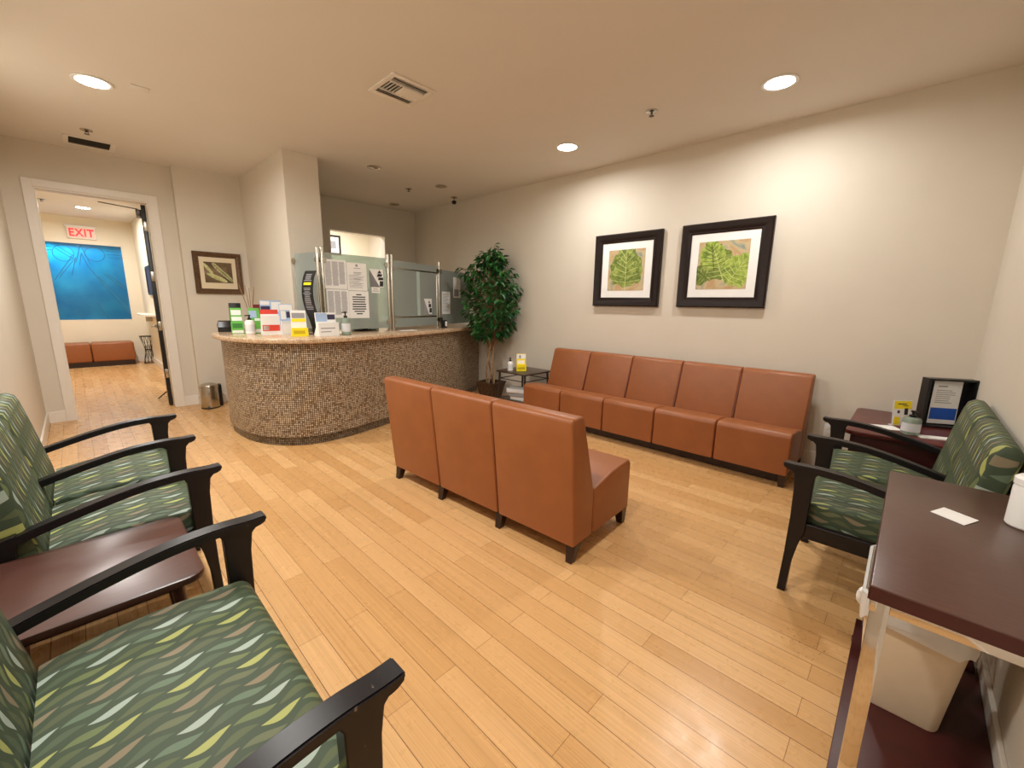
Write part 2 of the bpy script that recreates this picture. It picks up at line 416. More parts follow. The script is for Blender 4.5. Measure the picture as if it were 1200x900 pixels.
# ------------------------------------------------------------------ room
ZC = 2.895
XL, XR, YN, YD, YR = -.35, 4.36, -.36, 6.65, 6.60     # left wall, picture wall, near wall, door wall, reception wall
struct(MB().box(-1.6, 4.7, -.6, 12.4, -.05, 0), 'floor', FLOOR)
struct(MB().box(-1.6, 4.7, -.6, 12.4, ZC, ZC+.05), 'ceiling', CEIL)
struct(MB().box(XL-.1, XL, YN-.1, YD+.14, 0, ZC), 'wall_left', WALL)
struct(MB().box(XR, XR+.1, YN-.1, 8.7, 0, ZC), 'wall_right', WALL)
struct(MB().box(XL-.1, XR+.1, YN-.1, YN, 0, ZC), 'wall_front', WALL)
DX0, DX1, DH = -.14, .765, 2.465
w = MB(); w.box(XL, DX0, YD, YD+.14, 0, ZC); w.box(DX1, 1.0, YD, YD+.14, 0, ZC); w.box(DX0, DX1, YD, YD+.14, DH, ZC)
struct(w, 'wall_back', WALL)
struct(MB().box(1.0, 1.69, YD-.11, YD+.14, 0, ZC), 'wall_recess', WALL)
struct(MB().box(1.69, 2.05, 4.95, YD+.14, 0, ZC), 'wall_partition', WALL)
w = MB(); OX0, OX1, OZ0, OZ1 = 2.83, 3.775, 1.0, 2.44
w.box(2.05, OX0, YR, YR+.12, 0, ZC); w.box(OX1, XR, YR, YR+.12, 0, ZC); w.box(OX0, OX1, YR, YR+.12, 0, OZ0); w.box(OX0, OX1, YR, YR+.12, OZ1, ZC)
struct(w, 'wall_reception', WALL)
w = MB(); t = .02
w.box(OX0, OX0+t, YR-.004, YR+.124, OZ0, OZ1); w.box(OX1-t, OX1, YR-.004, YR+.124, OZ0, OZ1); w.box(OX0+t, OX1-t, YR-.004, YR+.124, OZ1-t, OZ1); w.box(OX0+t, OX1-t, YR-.004, YR+.124, OZ0, OZ0+t)
struct(w, 'window_2', TRIM)
# office beyond the reception opening
struct(MB().box(2.05, XR, 8.3, 8.4, 0, ZC), 'wall_office', WALL_CREAM)
struct(MB().box(2.05, 2.12, YR+.12, 8.3, 0, ZC), 'wall_office_side', WALL_CREAM)
# hall beyond the door
HY = 12.1
WX0, WX1, WZ0, WZ1 = -.245, .855, .90, 2.405
w = MB(); w.box(-1.4, WX0, HY, HY+.12, 0, ZC); w.box(WX1, 1.16, HY, HY+.12, 0, ZC); w.box(WX0, WX1, HY, HY+.12, 0, WZ0); w.box(WX0, WX1, HY, HY+.12, WZ1, ZC)
struct(w, 'wall_hall_back', WALL_CREAM)
struct(MB().box(1.06, 1.16, YD+.14, HY, 0, ZC), 'wall_hall_right', WALL_CREAM)
struct(MB().box(-1.4, -1.3, YD+.14, HY, 0, ZC), 'wall_hall_left', WALL_CREAM)
struct(MB().box(-1.4, XL-.1, YD, YD+.14, 0, ZC), 'wall_hall_front', WALL_CREAM)
# added unseen box behind the blue window, toned to grade its backlight
w = MB(); w.box(-.7, 1.3, 13.0, 13.05, .4, 2.8); w.box(-.75, -.7, HY+.12, 13.05, .4, 2.8); w.box(1.3, 1.35, HY+.12, 13.05, .4, 2.8); w.box(-.75, 1.35, HY+.12, 13.05, .35, .4); w.box(-.75, 1.35, HY+.12, 13.05, 2.8, 2.85)
struct(w, 'backlight_box', simple('backlight_box_grey', (120, 134, 140), .8))

# baseboards
BH, BT = .125, .014
struct(MB().box(XL, XL+BT, YN, YD, 0, BH, .003), 'baseboard_left', TRIM)
struct(MB().box(XR-BT, XR, YN, YR, 0, BH, .003), 'baseboard_right', TRIM)
struct(MB().box(XL+BT, XR-BT, YN, YN+BT, 0, BH, .003), 'baseboard_front', TRIM)
w = MB(); w.box(XL+BT, -.207, YD-BT, YD, 0, BH, .003); w.box(.846, 1.0-BT, YD-BT, YD, 0, BH, .003)
w.box(1.0-BT, 1.0, YD-.11-BT, YD, 0, BH, .003); w.box(1.0, 1.69, YD-.11-BT, YD-.11, 0, BH, .003)
struct(w, 'baseboard_back', TRIM)
w = MB(); w.box(-1.3, 1.06, HY-BT, HY, 0, BH, .003); w.box(1.06-BT, 1.06, YD+.14, HY-BT, 0, BH, .003)
struct(w, 'baseboard_hall', TRIM)
# door casing and jamb
w = MB()
for y0, y1 in ((YD-.018, YD), (YD+.14, YD+.158)):
    w.box(-.207, DX0+.006, y0, y1, 0, DH+.068, .003); w.box(DX1-.006, .846, y0, y1, 0, DH+.068, .003); w.box(DX0+.006, DX1-.006, y0, y1, DH-.006, DH+.068, .003)
struct(w, 'trim_1', TRIM)
w = MB(); w.box(DX0, DX0+.02, YD, YD+.14, 0, DH); w.box(DX1-.02, DX1, YD, YD+.14, 0, DH); w.box(DX0+.02, DX1-.02, YD, YD+.14, DH-.02, DH)
struct(w, 'trim_2', TRIM)
# open black door, edge-on
dr = bpy.data.objects.new('door_1', None); COL.objects.link(dr); dr['kind'] = 'structure'; dr['label'] = 'black framed glass door standing open into the hall'
dr.location = (.742, YD+.135, 0); dr.rotation_euler = (0, 0, rad(-5.5))
w = MB(); DL, DT = .86, .042     # leaf runs along local +y
for (y0, y1, z0, z1) in ((0, .11, .01, 2.44), (DL-.11, DL, .01, 2.44), (.11, DL-.11, .01, .26), (.11, DL-.11, 2.32, 2.44)): w.box(-DT, 0, y0, y1, z0, z1, .002)
w.obj('door_frame', BLACKP, dr)
MB().box(-DT*.6, -DT*.4, .108, DL-.108, .255, 2.325).obj('door_glass', FROST, dr)
for z in (.42, 1.02, 1.62, 2.2): MB().box(-.036, -.004, -.004, .0, z-.055, z+.055, .001).obj('hinge', STEEL, dr)
w = MB(); w.tube([(-DT, DL-.06, .98), (-DT-.055, DL-.06, .98), (-DT-.055, DL-.19, .98)], .009); w.lathe([(.026, .955), (.026, 1.005)], 16, -DT-.004, DL-.06); h = w.obj('door_handle', STEEL, dr)
w = MB(); w.box(-DT-.05, -DT, .10, .36, 2.33, 2.40, .006); w.bar((-DT-.03, .16, 2.41), (-.40, .02, 2.42), .02, .008); w.obj('door_closer', GUN, dr)
w = MB(); w.bar((-DT-.004, .5, .10), (-DT-.10, .52, .012), .03, .015); w.obj('kick_stop', BLACK, dr)
# blue glass window in the hall
wn = bpy.data.objects.new('window_1', None); COL.objects.link(wn); wn['kind'] = 'structure'; wn.location = (0, HY, 0)
wn['label'] = 'large blue art glass window above the hall bench'
w = MB(); t = .012
w.box(WX0, WX0+t, -.004, .1, WZ0, WZ1); w.box(WX1-t, WX1, -.004, .1, WZ0, WZ1); w.box(WX0+t, WX1-t, -.004, .1, WZ0, WZ0+t); w.box(WX0+t, WX1-t, -.004, .1, WZ1-t, WZ1)
w.obj('window_frame', TRIM, wn)
MB().box(WX0+t, WX1-t, .04, .05, WZ0+t, WZ1-t).obj('pane', BLUEG, wn)
ETCH = simple('etched_glass_line', (60, 120, 150), .5)
w = MB()
def wl(pts, r=.006):
    P = [(WX0+u*(WX1-WX0), .037, WZ0+v*(WZ1-WZ0)) for u, v in pts]; w.tube(P, r, 5)
wl([(.22+.13*cos(a*pi/14), .86+.10*sin(a*pi/14)) for a in range(29)]); wl([(.62+.13*cos(a*pi/14), .87+.09*sin(a*pi/14)) for a in range(29)])
wl([(.13, .92), (.24, .85), (.33, .80)]); wl([(.16, .955), (.26, .88), (.34, .84)])
for a, b in (((.33, .84), (.06, .52)), ((.37, .82), (.12, .55)), ((.36, .80), (.28, .58)), ((.45, .98), (.36, .75)), ((.45, .98), (.54, .75)), ((.45, .88), (.40, .72)), ((.45, .88), (.50, .72)),
             ((.03, .93), (.10, .93)), ((.03, .89), (.09, .89)), ((.78, .92), (.97, .92)), ((.78, .88), (.97, .88)), ((.80, .84), (.97, .84)), ((.5, .72), (.98, .05)), ((.62, .58), (.96, .20)), ((.55, .24), (.66, .02)), ((.70, .62), (.97, .40)), ((.74, .62), (.97, .45))): wl([a, b])
w.obj('etched_lines', ETCH, wn)

# ------------------------------------------------------------------ ceiling fixtures
LENS = emit('glowing_lamp_lens', (255, 246, 230), 26)
def can(x, y, label, lit=True, z=ZC):
    t = thing('recessed_light', label, 'ceiling light', (x, y, z))
    MB().lathe([(.092, -.001), (.112, -.001), (.116, -.006), (.110, -.010), (.092, -.008)], 32, close=False).obj('trim_ring', WHITE if lit else LEDOFF, t)
    MB().lathe([(.002, -.006), (.092, -.008), (.092, -.002), (.002, -.002)], 32).obj('lens', LENS if lit else LEDOFF, t)
    return t
WARM = (1.0, .985, .945)
def lamp(x, y, power, z=ZC-.02, r=.08, col=WARM, spread=172):
    ld = bpy.data.lights.new('can_lamp', 'AREA'); ld.shape = 'DISK'; ld.size = 2*r; ld.energy = power; ld.color = col; ld.spread = rad(spread)
    o = bpy.data.objects.new('can_lamp', ld); COL.objects.link(o); o.location = (x, y, z); return o
PW = 32
can(.303, 4.54, 'lit recessed ceiling light at left, before the doorway'); lamp(.303, 4.54, PW*1.08)
can(3.60, 2.735, 'lit recessed ceiling light above the left end of the wall sofa'); lamp(3.60, 2.735, PW*.62)
can(3.595, .913, 'lit recessed ceiling light nearest the right edge, above the framed leaf prints'); lamp(3.595, .913, PW*.62)
lamp(.303, 2.72, PW*1.1); lamp(.303, .90, PW)     # the same row goes on overhead, out of the picture
can(.336, 10.74, 'lit recessed ceiling light in the hall beyond the doorway'); lamp(.336, 10.74, 34)
lamp(.336, 8.6, 30)
lamp(3.3, 7.5, 36, r=.2)
def eyeball(x, y, label):
    t = thing('recessed_spotlight', label, 'ceiling light', (x, y, ZC))
    MB().lathe([(.050, -.001), (.078, -.001), (.080, -.006), (.072, -.010), (.050, -.006)], 24, close=False).obj('trim_ring', STEEL, t)
    MB().lathe([(.002, -.018), (.03, -.016), (.048, -.006), (.05, -.001)], 20).obj('lamp_face', LEDOFF, t)
eyeball(2.635, 4.80, 'unlit recessed spotlight over the counter, left of the pair')
eyeball(3.633, 4.85, 'unlit recessed spotlight over the counter, right of the pair')
eyeball(3.768, 6.27, 'unlit recessed spotlight deep in the corner behind the counter')
def sprinkler(x, y, label):
    t = thing('fire_sprinkler', label, 'sprinkler', (x, y, ZC))
    MB().lathe([(.045, -.001), (.044, -.008), (.020, -.014), (.002, -.014)], 22).obj('escutcheon', STEEL, t)
    w = MB(); w.lathe([(.008, -.010), (.008, -.022)], 10); w.bar((-.011, 0, -.018), (-.008, 0, -.038), .005, .004); w.bar((.011, 0, -.018), (.008, 0, -.038), .005, .004); w.lathe([(.020, -.037), (.020, -.040), (.002, -.042)], 16)
    w.obj('sprinkler_head', GUN, t)
sprinkler(3.423, 1.766, 'fire sprinkler on the ceiling between the two right-hand lit lights')
sprinkler(3.416, 5.296, 'fire sprinkler on the ceiling behind the counter, left of the small camera')
sprinkler(.295, 5.835, 'fire sprinkler beside the dark return vent above the doorway')
sprinkler(-.138, 10.37, 'fire sprinkler on the hall ceiling beyond the doorway')
t = thing('security_camera', 'small black security camera on the ceiling near the reception corner', 'camera', (4.119, 5.189, ZC))
MB().lathe([(.045, -.001), (.045, -.012), (.012, -.016), (.012, -.05)], 20).obj('mount', STEEL, t)
w = MB(); w.lathe([(.002, -.105), (.025, -.095), (.036, -.075), (.030, -.055), (.012, -.048)], 20); w.obj('camera_head', BLACK, t)
tag(MB().box(.55-.055, .55+.055, 4.41-.04, 4.41+.04, ZC-.006, ZC-.001, .003).obj('cover_plate', CEIL), 'small blank cover plate on the ceiling right of the left lit light', 'plate')
# square supply diffuser
t = thing('air_vent', 'square white supply diffuser with louvres in the middle of the ceiling', 'vent', (1.885, 2.972, ZC))
w = MB(); H, I = .178, .142
w.box(-H, H, -H, -I, -.012, -.001, .003); w.box(-H, H, I, H, -.012, -.001, .003); w.box(-H, -I, -I, I, -.012, -.001, .003); w.box(I, H, -I, I, -.012, -.001, .003)
w.obj('vent_frame', TRIM, t)
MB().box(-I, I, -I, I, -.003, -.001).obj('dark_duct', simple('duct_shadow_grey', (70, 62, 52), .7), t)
for k in range(3):      # long blades on the far side throw air away from the viewer and show their faces
    y = .075+k*.022
    MB().prism([(y, -.016), (y+.003, -.016), (y+.022, -.005), (y+.019, -.005)], -I, I, 'x').obj('louvre', TRIM, t)
for k in range(2):      # long blades on the near side, seen edge-on against the dark duct
    y = -.135+k*.030
    MB().prism([(y, -.012), (y+.003, -.012), (y+.008, -.004), (y+.005, -.004)], -I, I, 'x').obj('louvre', TRIM, t)
for k in range(10):     # short blades across the middle, turned two ways
    x = -.130+k*.027
    p = [(x, -.016), (x+.003, -.016), (x+.006, -.005), (x+.003, -.005)] if k < 4 else [(x+.018, -.016), (x+.021, -.016), (x+.003, -.005), (x, -.005)]
    MB().prism(p, -.070, .068, 'y').obj('louvre', TRIM, t)
MB().box(-I, I, -.078, -.071, -.017, -.003).obj('divider', TRIM, t); MB().box(-I, I, .068, .075, -.017, -.003).obj('divider', TRIM, t)
# slot return vent
t = thing('air_vent', 'flat return vent with a dark slot on the ceiling above the doorway', 'vent', (.325, 6.29, ZC))
w = MB(); a, b_, c, d = .19, .17, .15, .13
w.box(-a, a, -b_, -d, -.008, -.001, .002); w.box(-a, a, d, b_, -.008, -.001, .002); w.box(-a, -c, -d, d, -.008, -.001, .002); w.box(c, a, -d, d, -.008, -.001, .002)
w.obj('vent_frame', TRIM, t)
w = MB(); w.box(-c, c, -d, d, -.003, -.001)
for k in range(14): w.box(-c, c, -d+.008+k*.015, -d+.011+k*.015, -.007, -.003)
w.obj('grille', DARKGRILL, t)

# ------------------------------------------------------------------ sofas
def seat_mesh(L_):
    p = [(.182, .10), (.62, .10)]+arc(.575, .385, .045, 0, 90, 6)+[(.40, .418), (.182, .372)]
    return MB().prism(p, .004, L_-.004, 'y', .014, 3)
def back_mesh(L_):
    p = [(0, .10), (.178, .10), (.178, .372), (.055, .775)]+[(.050, .793), (.036, .808), (.015, .815), (-.035, .815), (-.055, .812), (-.066, .802), (-.070, .788), (-.040, .5)]
    return MB().prism(p, .004, L_-.004, 'y', .014, 3)
def sofa(n, L_, label, loc, rz, frontlegs):
    t = thing('lounge_sofa', label, 'sofa', loc, rz)
    for i in range(n):
        s = seat_mesh(L_).obj('seat', LEATH, t, 40); s.location = (0, i*L_, 0)
        b = back_mesh(L_).obj('backrest', LEATH, t, 40); b.location = (0, i*L_, 0)
    for i in range(n-1):
        w = MB(); y = (i+1)*L_
        w.prism([(.01, .105), (.60, .105), (.60, .385), (.19, .36), (.05, .77), (-.05, .79), (-.03, .5)], y-.005, y+.005, 'y'); w.obj('seam_welt', PIPE, t)
    for i in range(n+1):
        y = min(max(i*L_, .035), n*L_-.035)
        for x0, lean in ((.045, -.03), (.575, .015)):
            if x0 > .3 and not frontlegs and 0 < i < n: continue
            w = MB()
            A = [(-.03, -.03), (.03, -.03), (.03, .03), (-.03, .03)]; vt = [w.bm.verts.new((x0+a, y+b2, .105)) for a, b2 in A]
            vb = [w.bm.verts.new((x0+lean+a*.62, y+b2*.62, 0)) for a, b2 in A]
            w.bm.faces.new(vt); w.bm.faces.new(vb[::-1])
            for k in range(4): w.bm.faces.new((vt[k], vb[k], vb[(k+1) % 4], vt[(k+1) % 4]))
            w.obj('leg', LEGW, t)
    if not frontlegs: MB().box(.10, .53, .08, n*L_-.08, .012, .10).obj('underside_shade', LEGW, t)  # dark block standing in for the shade beneath the long sofa
    return t
sofa(3, .557, 'three-seat tan leather armless sofa standing free in mid floor, its back to the viewer', (1.667, 1.12, 0), rad(2.46), True)
sofa(5, .5435, 'long five-seat tan leather armless sofa against the wall under the two leaf prints', (4.21, 3.252, 0), pi, False)
# hall bench, two modules
t = thing('hall_bench', 'low tan leather two-module bench under the blue window in the hall', 'bench', (-.50, 11.60, 0))
for i in range(2):
    w = MB(); w.box(i*.64+.004, i*.64+.636, 0, .46, .10, .47, .03, 4); w.obj('seat', LEATH, t)
MB().box(.02, 1.26, .03, .44, 0, .10).obj('plinth', LEGW, t)

# ------------------------------------------------------------------ green armchairs
def soft_prism(prof, y0, y1, r):
    """upholstered slab: the outline pulled in towards both ends along a quarter round of radius r"""
    ar = sum(a[0]*b2[1]-b2[0]*a[1] for a, b2 in zip(prof, prof[1:]+prof[:1]))
    P = prof if ar > 0 else prof[::-1]
    def inset(d):
        out = []; n = len(P)
        for i in range(n):
            p, q, nx = Vector(P[i-1]), Vector(P[i]), Vector(P[(i+1) % n])
            e1, e2 = (q-p).normalized(), (nx-q).normalized()
            n1, n2 = Vector((-e1.y, e1.x)), Vector((-e2.y, e2.x)); m = (n1+n2)
            m = m.normalized() if m.length > .2 else n1
            k = max(.5, m.dot(n1)); v = q+m*(d/k)
            out.append((v.x, v.y))
        return out
    w = MB(); rings = []
    ts = [0, 18, 38, 60, 90]
    st = [(y0+r*(1-sin(rad(a))), r*(1-cos(rad(90-a)))) for a in ts][::1]
    st = [(y0+r*(1-cos(rad(a))), r*(1-sin(rad(a)))) for a in ts]
    st += [(y1-(y-y0), d) for y, d in st[::-1]]
    for y, d in st: rings.append([w.bm.verts.new((x, y, z)) for x, z in inset(d)])
    for A, B in zip(rings, rings[1:]):
        for k in range(len(A)): w.bm.faces.new((A[k], A[(k+1) % len(A)], B[(k+1) % len(A)], B[k]))
    w.bm.faces.new(rings[0]); w.bm.faces.new(rings[-1][::-1])
    return w
def set_uv(o, fn):
    me = o.data; uv = me.uv_layers.new(name='UVMap')
    for p in me.polygons:
        for li in p.loop_indices:
            uv.data[li].uv = fn(me.vertices[me.loops[li].vertex_index].co, p.normal)
def cushion_seat(y0, y1, parent):
    W = y1-y0
    prof = [(.165, .36), (.62, .355)]+arc(.618, .395, .03, -80, 0, 3)+arc(.60, .418, .044, 10, 88, 5)+[(.45, .470), (.30, .468), (.175, .448)]
    o = soft_prism(prof, y0, y1, .02).obj('seat_cushion', FABRIC, parent, 50)
    set_uv(o, lambda c, n: ((c.x if abs(n.x) < .75 else .64+(.42-c.z)), c.y) if abs(n.y) < .75 else (c.x, y0+(c.z-.36)))
    return o
def cushion_back(y0, y1, parent):
    prof = [(.085, .40), (.172, .40), (.165, .47), (.125, .70), (.098, .835)]+[(.086, .868), (.060, .884), (.032, .880), (.016, .865)]+[(.010, .83), (.045, .6)]
    o = soft_prism(prof, y0+.004, y1-.004, .03).obj('back_cushion', FABRIC, parent, 50)
    set_uv(o, lambda c, n: (-c.z+(c.x*1.0 if c.z > .84 else 0)+.45, c.y) if abs(n.y) < .75 else (c.x*.5, c.z*.5))
    return o
def arm_mesh(y):
    P = catmull([(.095, .548), (.17, .572), (.32, .612), (.46, .640), (.58, .649), (.665, .646), (.712, .648)], 4)
    w = MB(); hw = .0275; ring = None
    for i, (x, z) in enumerate(P):
        u = i/(len(P)-1); th = .030 if u < .9 else .030-.012*(u-.9)/.1
        k = [(x, y-hw, z-th), (x, y+hw, z-th), (x, y+hw, z), (x, y-hw, z)]
        v = [w.bm.verts.new(q) for q in k]
        if ring:
            for a in range(4): w.bm.faces.new((ring[a], ring[(a+1) % 4], v[(a+1) % 4], v[a]))
        else: w.bm.faces.new(v[::-1])
        ring = v
    w.bm.faces.new(ring)
    bmesh.ops.recalc_face_normals(w.bm, faces=w.bm.faces[:])
    es = [e for e in w.bm.edges if len(e.link_faces) == 2 and e.calc_face_angle() > .6]
    bmesh.ops.bevel(w.bm, geom=es, offset=.004, segments=2, affect='EDGES')
    return w
def armchair(ys, label, loc, rz):
    """ys: arm centre lines; seats between neighbours; local +x is the front, x=0 the wall"""
    t = thing('armchair' if len(ys) == 2 else 'tandem_armchair', label, 'armchair', loc, rz)
    for y in ys:
        arm_mesh(y).obj('arm', ARMW, t, 40)
        front = [(.690, .624), (.668, .600), (.660, .54), (.657, .40), (.660, .20), (.668, 0)]
        rear = [(.634, 0), (.628, .16), (.612, .26), (.592, .33), (.590, .50), (.588, .60), (.575, .624)]
        MB().prism(front+rear, y-.022, y+.022, 'y', .003, 1).obj('front_leg', ARMW, t)
        MB().prism([(.075, .552), (.115, .56), (.100, .40), (.062, 0), (.030, 0), (.060, .40)], y-.020, y+.020, 'y', .003, 1).obj('rear_leg', ARMW, t)
        MB().prism([(.085, .30), (.60, .30), (.60, .372), (.085, .372)], y-.015, y+.015, 'y', .003, 1).obj('side_rail', ARMW, t)
    for y0, y1 in zip(ys, ys[1:]):
        cushion_seat(y0+.030, y1-.030, t); cushion_back(y0-.0, y1+.0, t)
        w = MB(); w.box(.585, .605, y0+.022, y1-.022, .305, .355, .003); w.obj('front_rail', ARMW, t)
        w = MB(); w.box(.07, .09, y0+.022, y1-.022, .305, .395, .003); w.obj('rear_rail', ARMW, t)
    return t
armchair([2.12, 2.68, 3.27], 'two-seat green leaf-pattern armchair unit with three black arms against the left wall', (XL, 0, 0), 0)
armchair([.65, 1.51], 'extra-wide green leaf-pattern armchair with scuffed black arms in the left foreground', (XL, 0, 0), 0)
armchair([0, .55, 1.14], 'two-seat green leaf-pattern armchair unit at right between the dark desk and cherry corner table', (3.39, YN, 0), pi/2)

# ------------------------------------------------------------------ tables
t = thing('side_table', 'low brown laminate side table between the green armchairs at left', 'table', (XL, 1.825, 0))
MB().prism(rrect(.02, .545, -.265, .265, .05), .458, .482, 'z', .006, 2).obj('tabletop', TABLEW, t)
for x in (.10, .47):
    for y in (-.20, .20):
        sx = .03 if x > .3 else -.03; sy = .02 if y > 0 else -.02
        MB().tube([(x, y, .459), (x+sx*.4, y+sy*.4, .25), (x+sx, y+sy, 0)], [.019, .017, .012], 14).obj('leg', TABLEW, t)
w = MB(); w.box(.09, .48, -.21, -.19, .425, .459); w.box(.09, .48, .19, .21, .425, .459); w.box(.09, .11, -.19, .19, .425, .459); w.box(.46, .48, -.19, .19, .425, .459)
w.obj('apron', LEGW, t)

t = thing('corner_table', 'cherry red cube table in the right corner behind the green armchairs', 'table', (3.90, -.045, 0))
MB().prism(rrect(-.452, .43, -.29, .285, .05), .545, .572, 'z', .006, 2).obj('tabletop', CHERRY, t)
w = MB(); w.box(-.42, -.395, -.28, .25, .0, .545); w.box(.385, .41, -.28, .25, 0, .545); w.box(-.395, .385, -.28, -.26, .0, .545)
w.obj('side_panel', REDSH, t)
w = MB(); w.box(-.395, .385, .22, .24, .43, .545); w.box(-.395, .385, -.26, .22, .28, .30); w.obj('apron', REDSH, t)

t = thing('side_table', 'small dark square side table between the potted plant and the long sofa', 'table', (3.985, 3.605, 0))
MB().prism(rrect(-.265, .265, -.265, .265, .04), .485, .505, 'z', .005, 2).obj('tabletop', SIDEW, t)
for x in (-.22, .22):
    for y in (-.22, .22):
        MB().tube([(x, y, .486), (x*1.08, y*1.08, 0)], [.014, .011], 10).obj('leg', GUN, t)
w = MB()
for y in (-.22, .22): w.tube([(-.225, y, .40), (.225, y, .40)], .006, 8)
for x in (-.222, .222): w.tube([(x, -.22, .40), (x, .22, .40)], .006, 8)
w.obj('stretcher', GUN, t)
MB().prism(rrect(-.235, .235, -.235, .235, .02), .13, .142, 'z').obj('shelf', SIDEW, t)
mags = [('white', 'white magazine lying lowest in the stack on the small side table shelf', PAPER), ('grey', 'grey magazine in the middle of the stack on the small side table shelf', INKG), ('pale', 'pale glossy magazine topmost in the stack on the small side table shelf', SHELL)]
for k, (c, lab, m) in enumerate(mags):
    o = tag(MB().box(-.105, .105, -.14, .14, 0, .05, .004).obj('magazine', m), lab, 'magazine', 'magazines under the small side table'); o.location = (3.90-.02*k, 3.52+.02*k, .142+.0505*k); o.rotation_euler = (0, 0, .1+.15*k)

# console desk, right foreground
t = thing('console_desk', 'narrow dark brown console desk with chrome legs in the right foreground', 'desk', (0, 0, 0))
X0, X1 = 1.185, 2.14
MB().box(X0, X1, -.345, -.012, .703, .74, .003).obj('desktop', DESKW, t)
w = MB(); w.box(X0-.0015, X0+.0005, -.344, -.013, .705, .737); w.box(X0, X1, -.0125, -.0105, .705, .737); w.obj('edge_band', REDSH, t)
for x in (X0+.02, X1-.055):
    for y in (-.052, -.335): 
        MB().box(x, x+.014, y, y+.034, .07 if y > -.1 else 0, .70, .001).obj('leg', CHROME, t)
    MB().box(x, x+.014, -.301, -.052, .672, .70, .001).obj('crossbar', CHROME, t)
MB().box(X0+.01, X1-.02, -.030, -.016, .672, .70, .001).obj('front_rail', CHROME, t)
MB().box(X0, X1, -.345, .002, .02, .07, .003).obj('bottom_shelf', REDSH, t)
for x in (X0+.03, X1-.06):
    MB().lathe([(.02, 0), (.02, .02)], 14, x, -.015).obj('foot', BLACK, t)
# bin with liner
t = thing('waste_bin', 'ivory plastic waste bin with a clear liner on the shelf of the console desk', 'bin', (1.82, -.134, .07))
w = MB(); n = 7; R = []
for s, z in ((.76, 0), (.78, .01), (1, .385), (1.05, .387), (1.05, .40), (.98, .40), (.75, .02)):
    R.append([w.bm.verts.new((a*s, b2*s, z)) for a, b2 in rrect(-.185, .185, -.125, .125, .034)])
for A, B in zip(R, R[1:]):
    for k in range(len(A)): w.bm.faces.new((A[k], A[(k+1) % len(A)], B[(k+1) % len(A)], B[k]))
w.bm.faces.new(R[0][::-1]); w.bm.faces.new(R[-1]); w.obj('bin_body', BINW, t)
w = MB(); R = []
for s, z in ((1.05, .315), (1.08, .35), (1.08, .405), (1.02, .408), (.90, .36), (.78, .12)):
    rr = rrect(-.185, .185, -.125, .125, .034)
    R.append([w.bm.verts.new((a*s*(1+random.uniform(-.012, .012)), b2*s*(1+random.uniform(-.01, .01)), z+random.uniform(-.016, .016) if z < .4 else z)) for a, b2 in rr])
for A, B in zip(R, R[1:]):
    for k in range(len(A)): w.bm.faces.new((A[k], A[(k+1) % len(A)], B[(k+1) % len(A)], B[k]))
w.obj('liner', BAG, t)
w = MB(); w.tube(catmull([(-.12, .115, .39), (-.13, .136, .375), (-.125, .138, .34), (-.11, .124, .315)], 5), .008, 8); w.obj('liner_knot', WHITE, t)
# on the desk
tag(MB().prism([(1.775, -.118), (1.845, -.150), (1.800, -.222), (1.728, -.188)], .741, .7425, 'z').obj('paper_slip', PAPER), 'white paper slip lying on the dark console desk', 'paper')
o = bpy.data.objects['paper_slip']
t = thing('wipe_canister', 'white round wipe canister on the console desk at the right edge', 'canister', (1.85, -.318, .741))
MB().lathe([(.040, 0), (.043, .004), (.043, .115), (.040, .125)], 28).obj('canister_body', WHITE, t)
MB().lathe([(.041, .125), (.044, .127), (.044, .145), (.036, .152), (.012, .153)], 28).obj('lid', WHITE, t)

# ------------------------------------------------------------------ reception counter
CT = 1.02
FR = catmull([(1.69, 5.72), (1.38, 5.68), (1.13, 5.45), (1.01, 5.12), (1.0, 4.76), (1.06, 4.42), (1.20, 4.17), (1.42, 4.005), (1.74, 3.98), (2.2, 4.085), (2.8, 4.27), (3.3, 4.44), (3.8, 4.64), (4.345, 4.90)], 8)
BK = [(4.345, 5.62), (3.3, 5.22), (2.6, 5.0), (2.055, 4.945), (1.685, 4.945)]
SGN = 1
def offset(P, d):
    out = []
    for i, p in enumerate(P):
        a, b2 = P[max(i-1, 0)], P[min(i+1, len(P)-1)]
        tx, ty = b2[0]-a[0], b2[1]-a[1]; l = math.hypot(tx, ty)
        out.append((p[0]+ty/l*d*SGN, p[1]-tx/l*d*SGN))
    return out
def clampx(P): return [(min(x, 4.345), y) for x, y in P]
t = thing('reception_counter', 'curved reception counter with stone mosaic front and granite top', 'counter', (0, 0, 0))
def strip(P, z0, z1, thick, name, mat):
    w = MB(); Q = offset(P, -thick); s = 0; uvs = {}
    A, B, C, D = [], [], [], []
    for i, (p, q) in enumerate(zip(P, Q)):
        if i: s += math.dist(p, P[i-1])
        va, vb = w.bm.verts.new((*p, z0)), w.bm.verts.new((*p, z1))
        vc, vd = w.bm.verts.new((*q, z0)), w.bm.verts.new((*q, z1))
        A.append(va); B.append(vb); C.append(vc); D.append(vd)
        for v in (va, vb, vc, vd): uvs[tuple(round(x, 5) for x in v.co)] = s
    for i in range(len(P)-1):
        for a, b2 in ((A, B), (B, D), (D, C), (C, A)): w.bm.faces.new((a[i], a[i+1], b2[i+1], b2[i]))
    w.bm.faces.new((A[0], B[0], D[0], C[0])); w.bm.faces.new((A[-1], C[-1], D[-1], B[-1]))
    o = w.obj(name, mat, t, 30)
    set_uv(o, lambda c, n: (uvs.get(tuple(round(x, 5) for x in c), 0), c.z))
    return o
strip(FR, .085, .975, .06, 'mosaic_front', MOSAIC)
strip(clampx(offset(FR, -.022)), 0, .085, .05, 'mosaic_kickplate', MOSAICD)
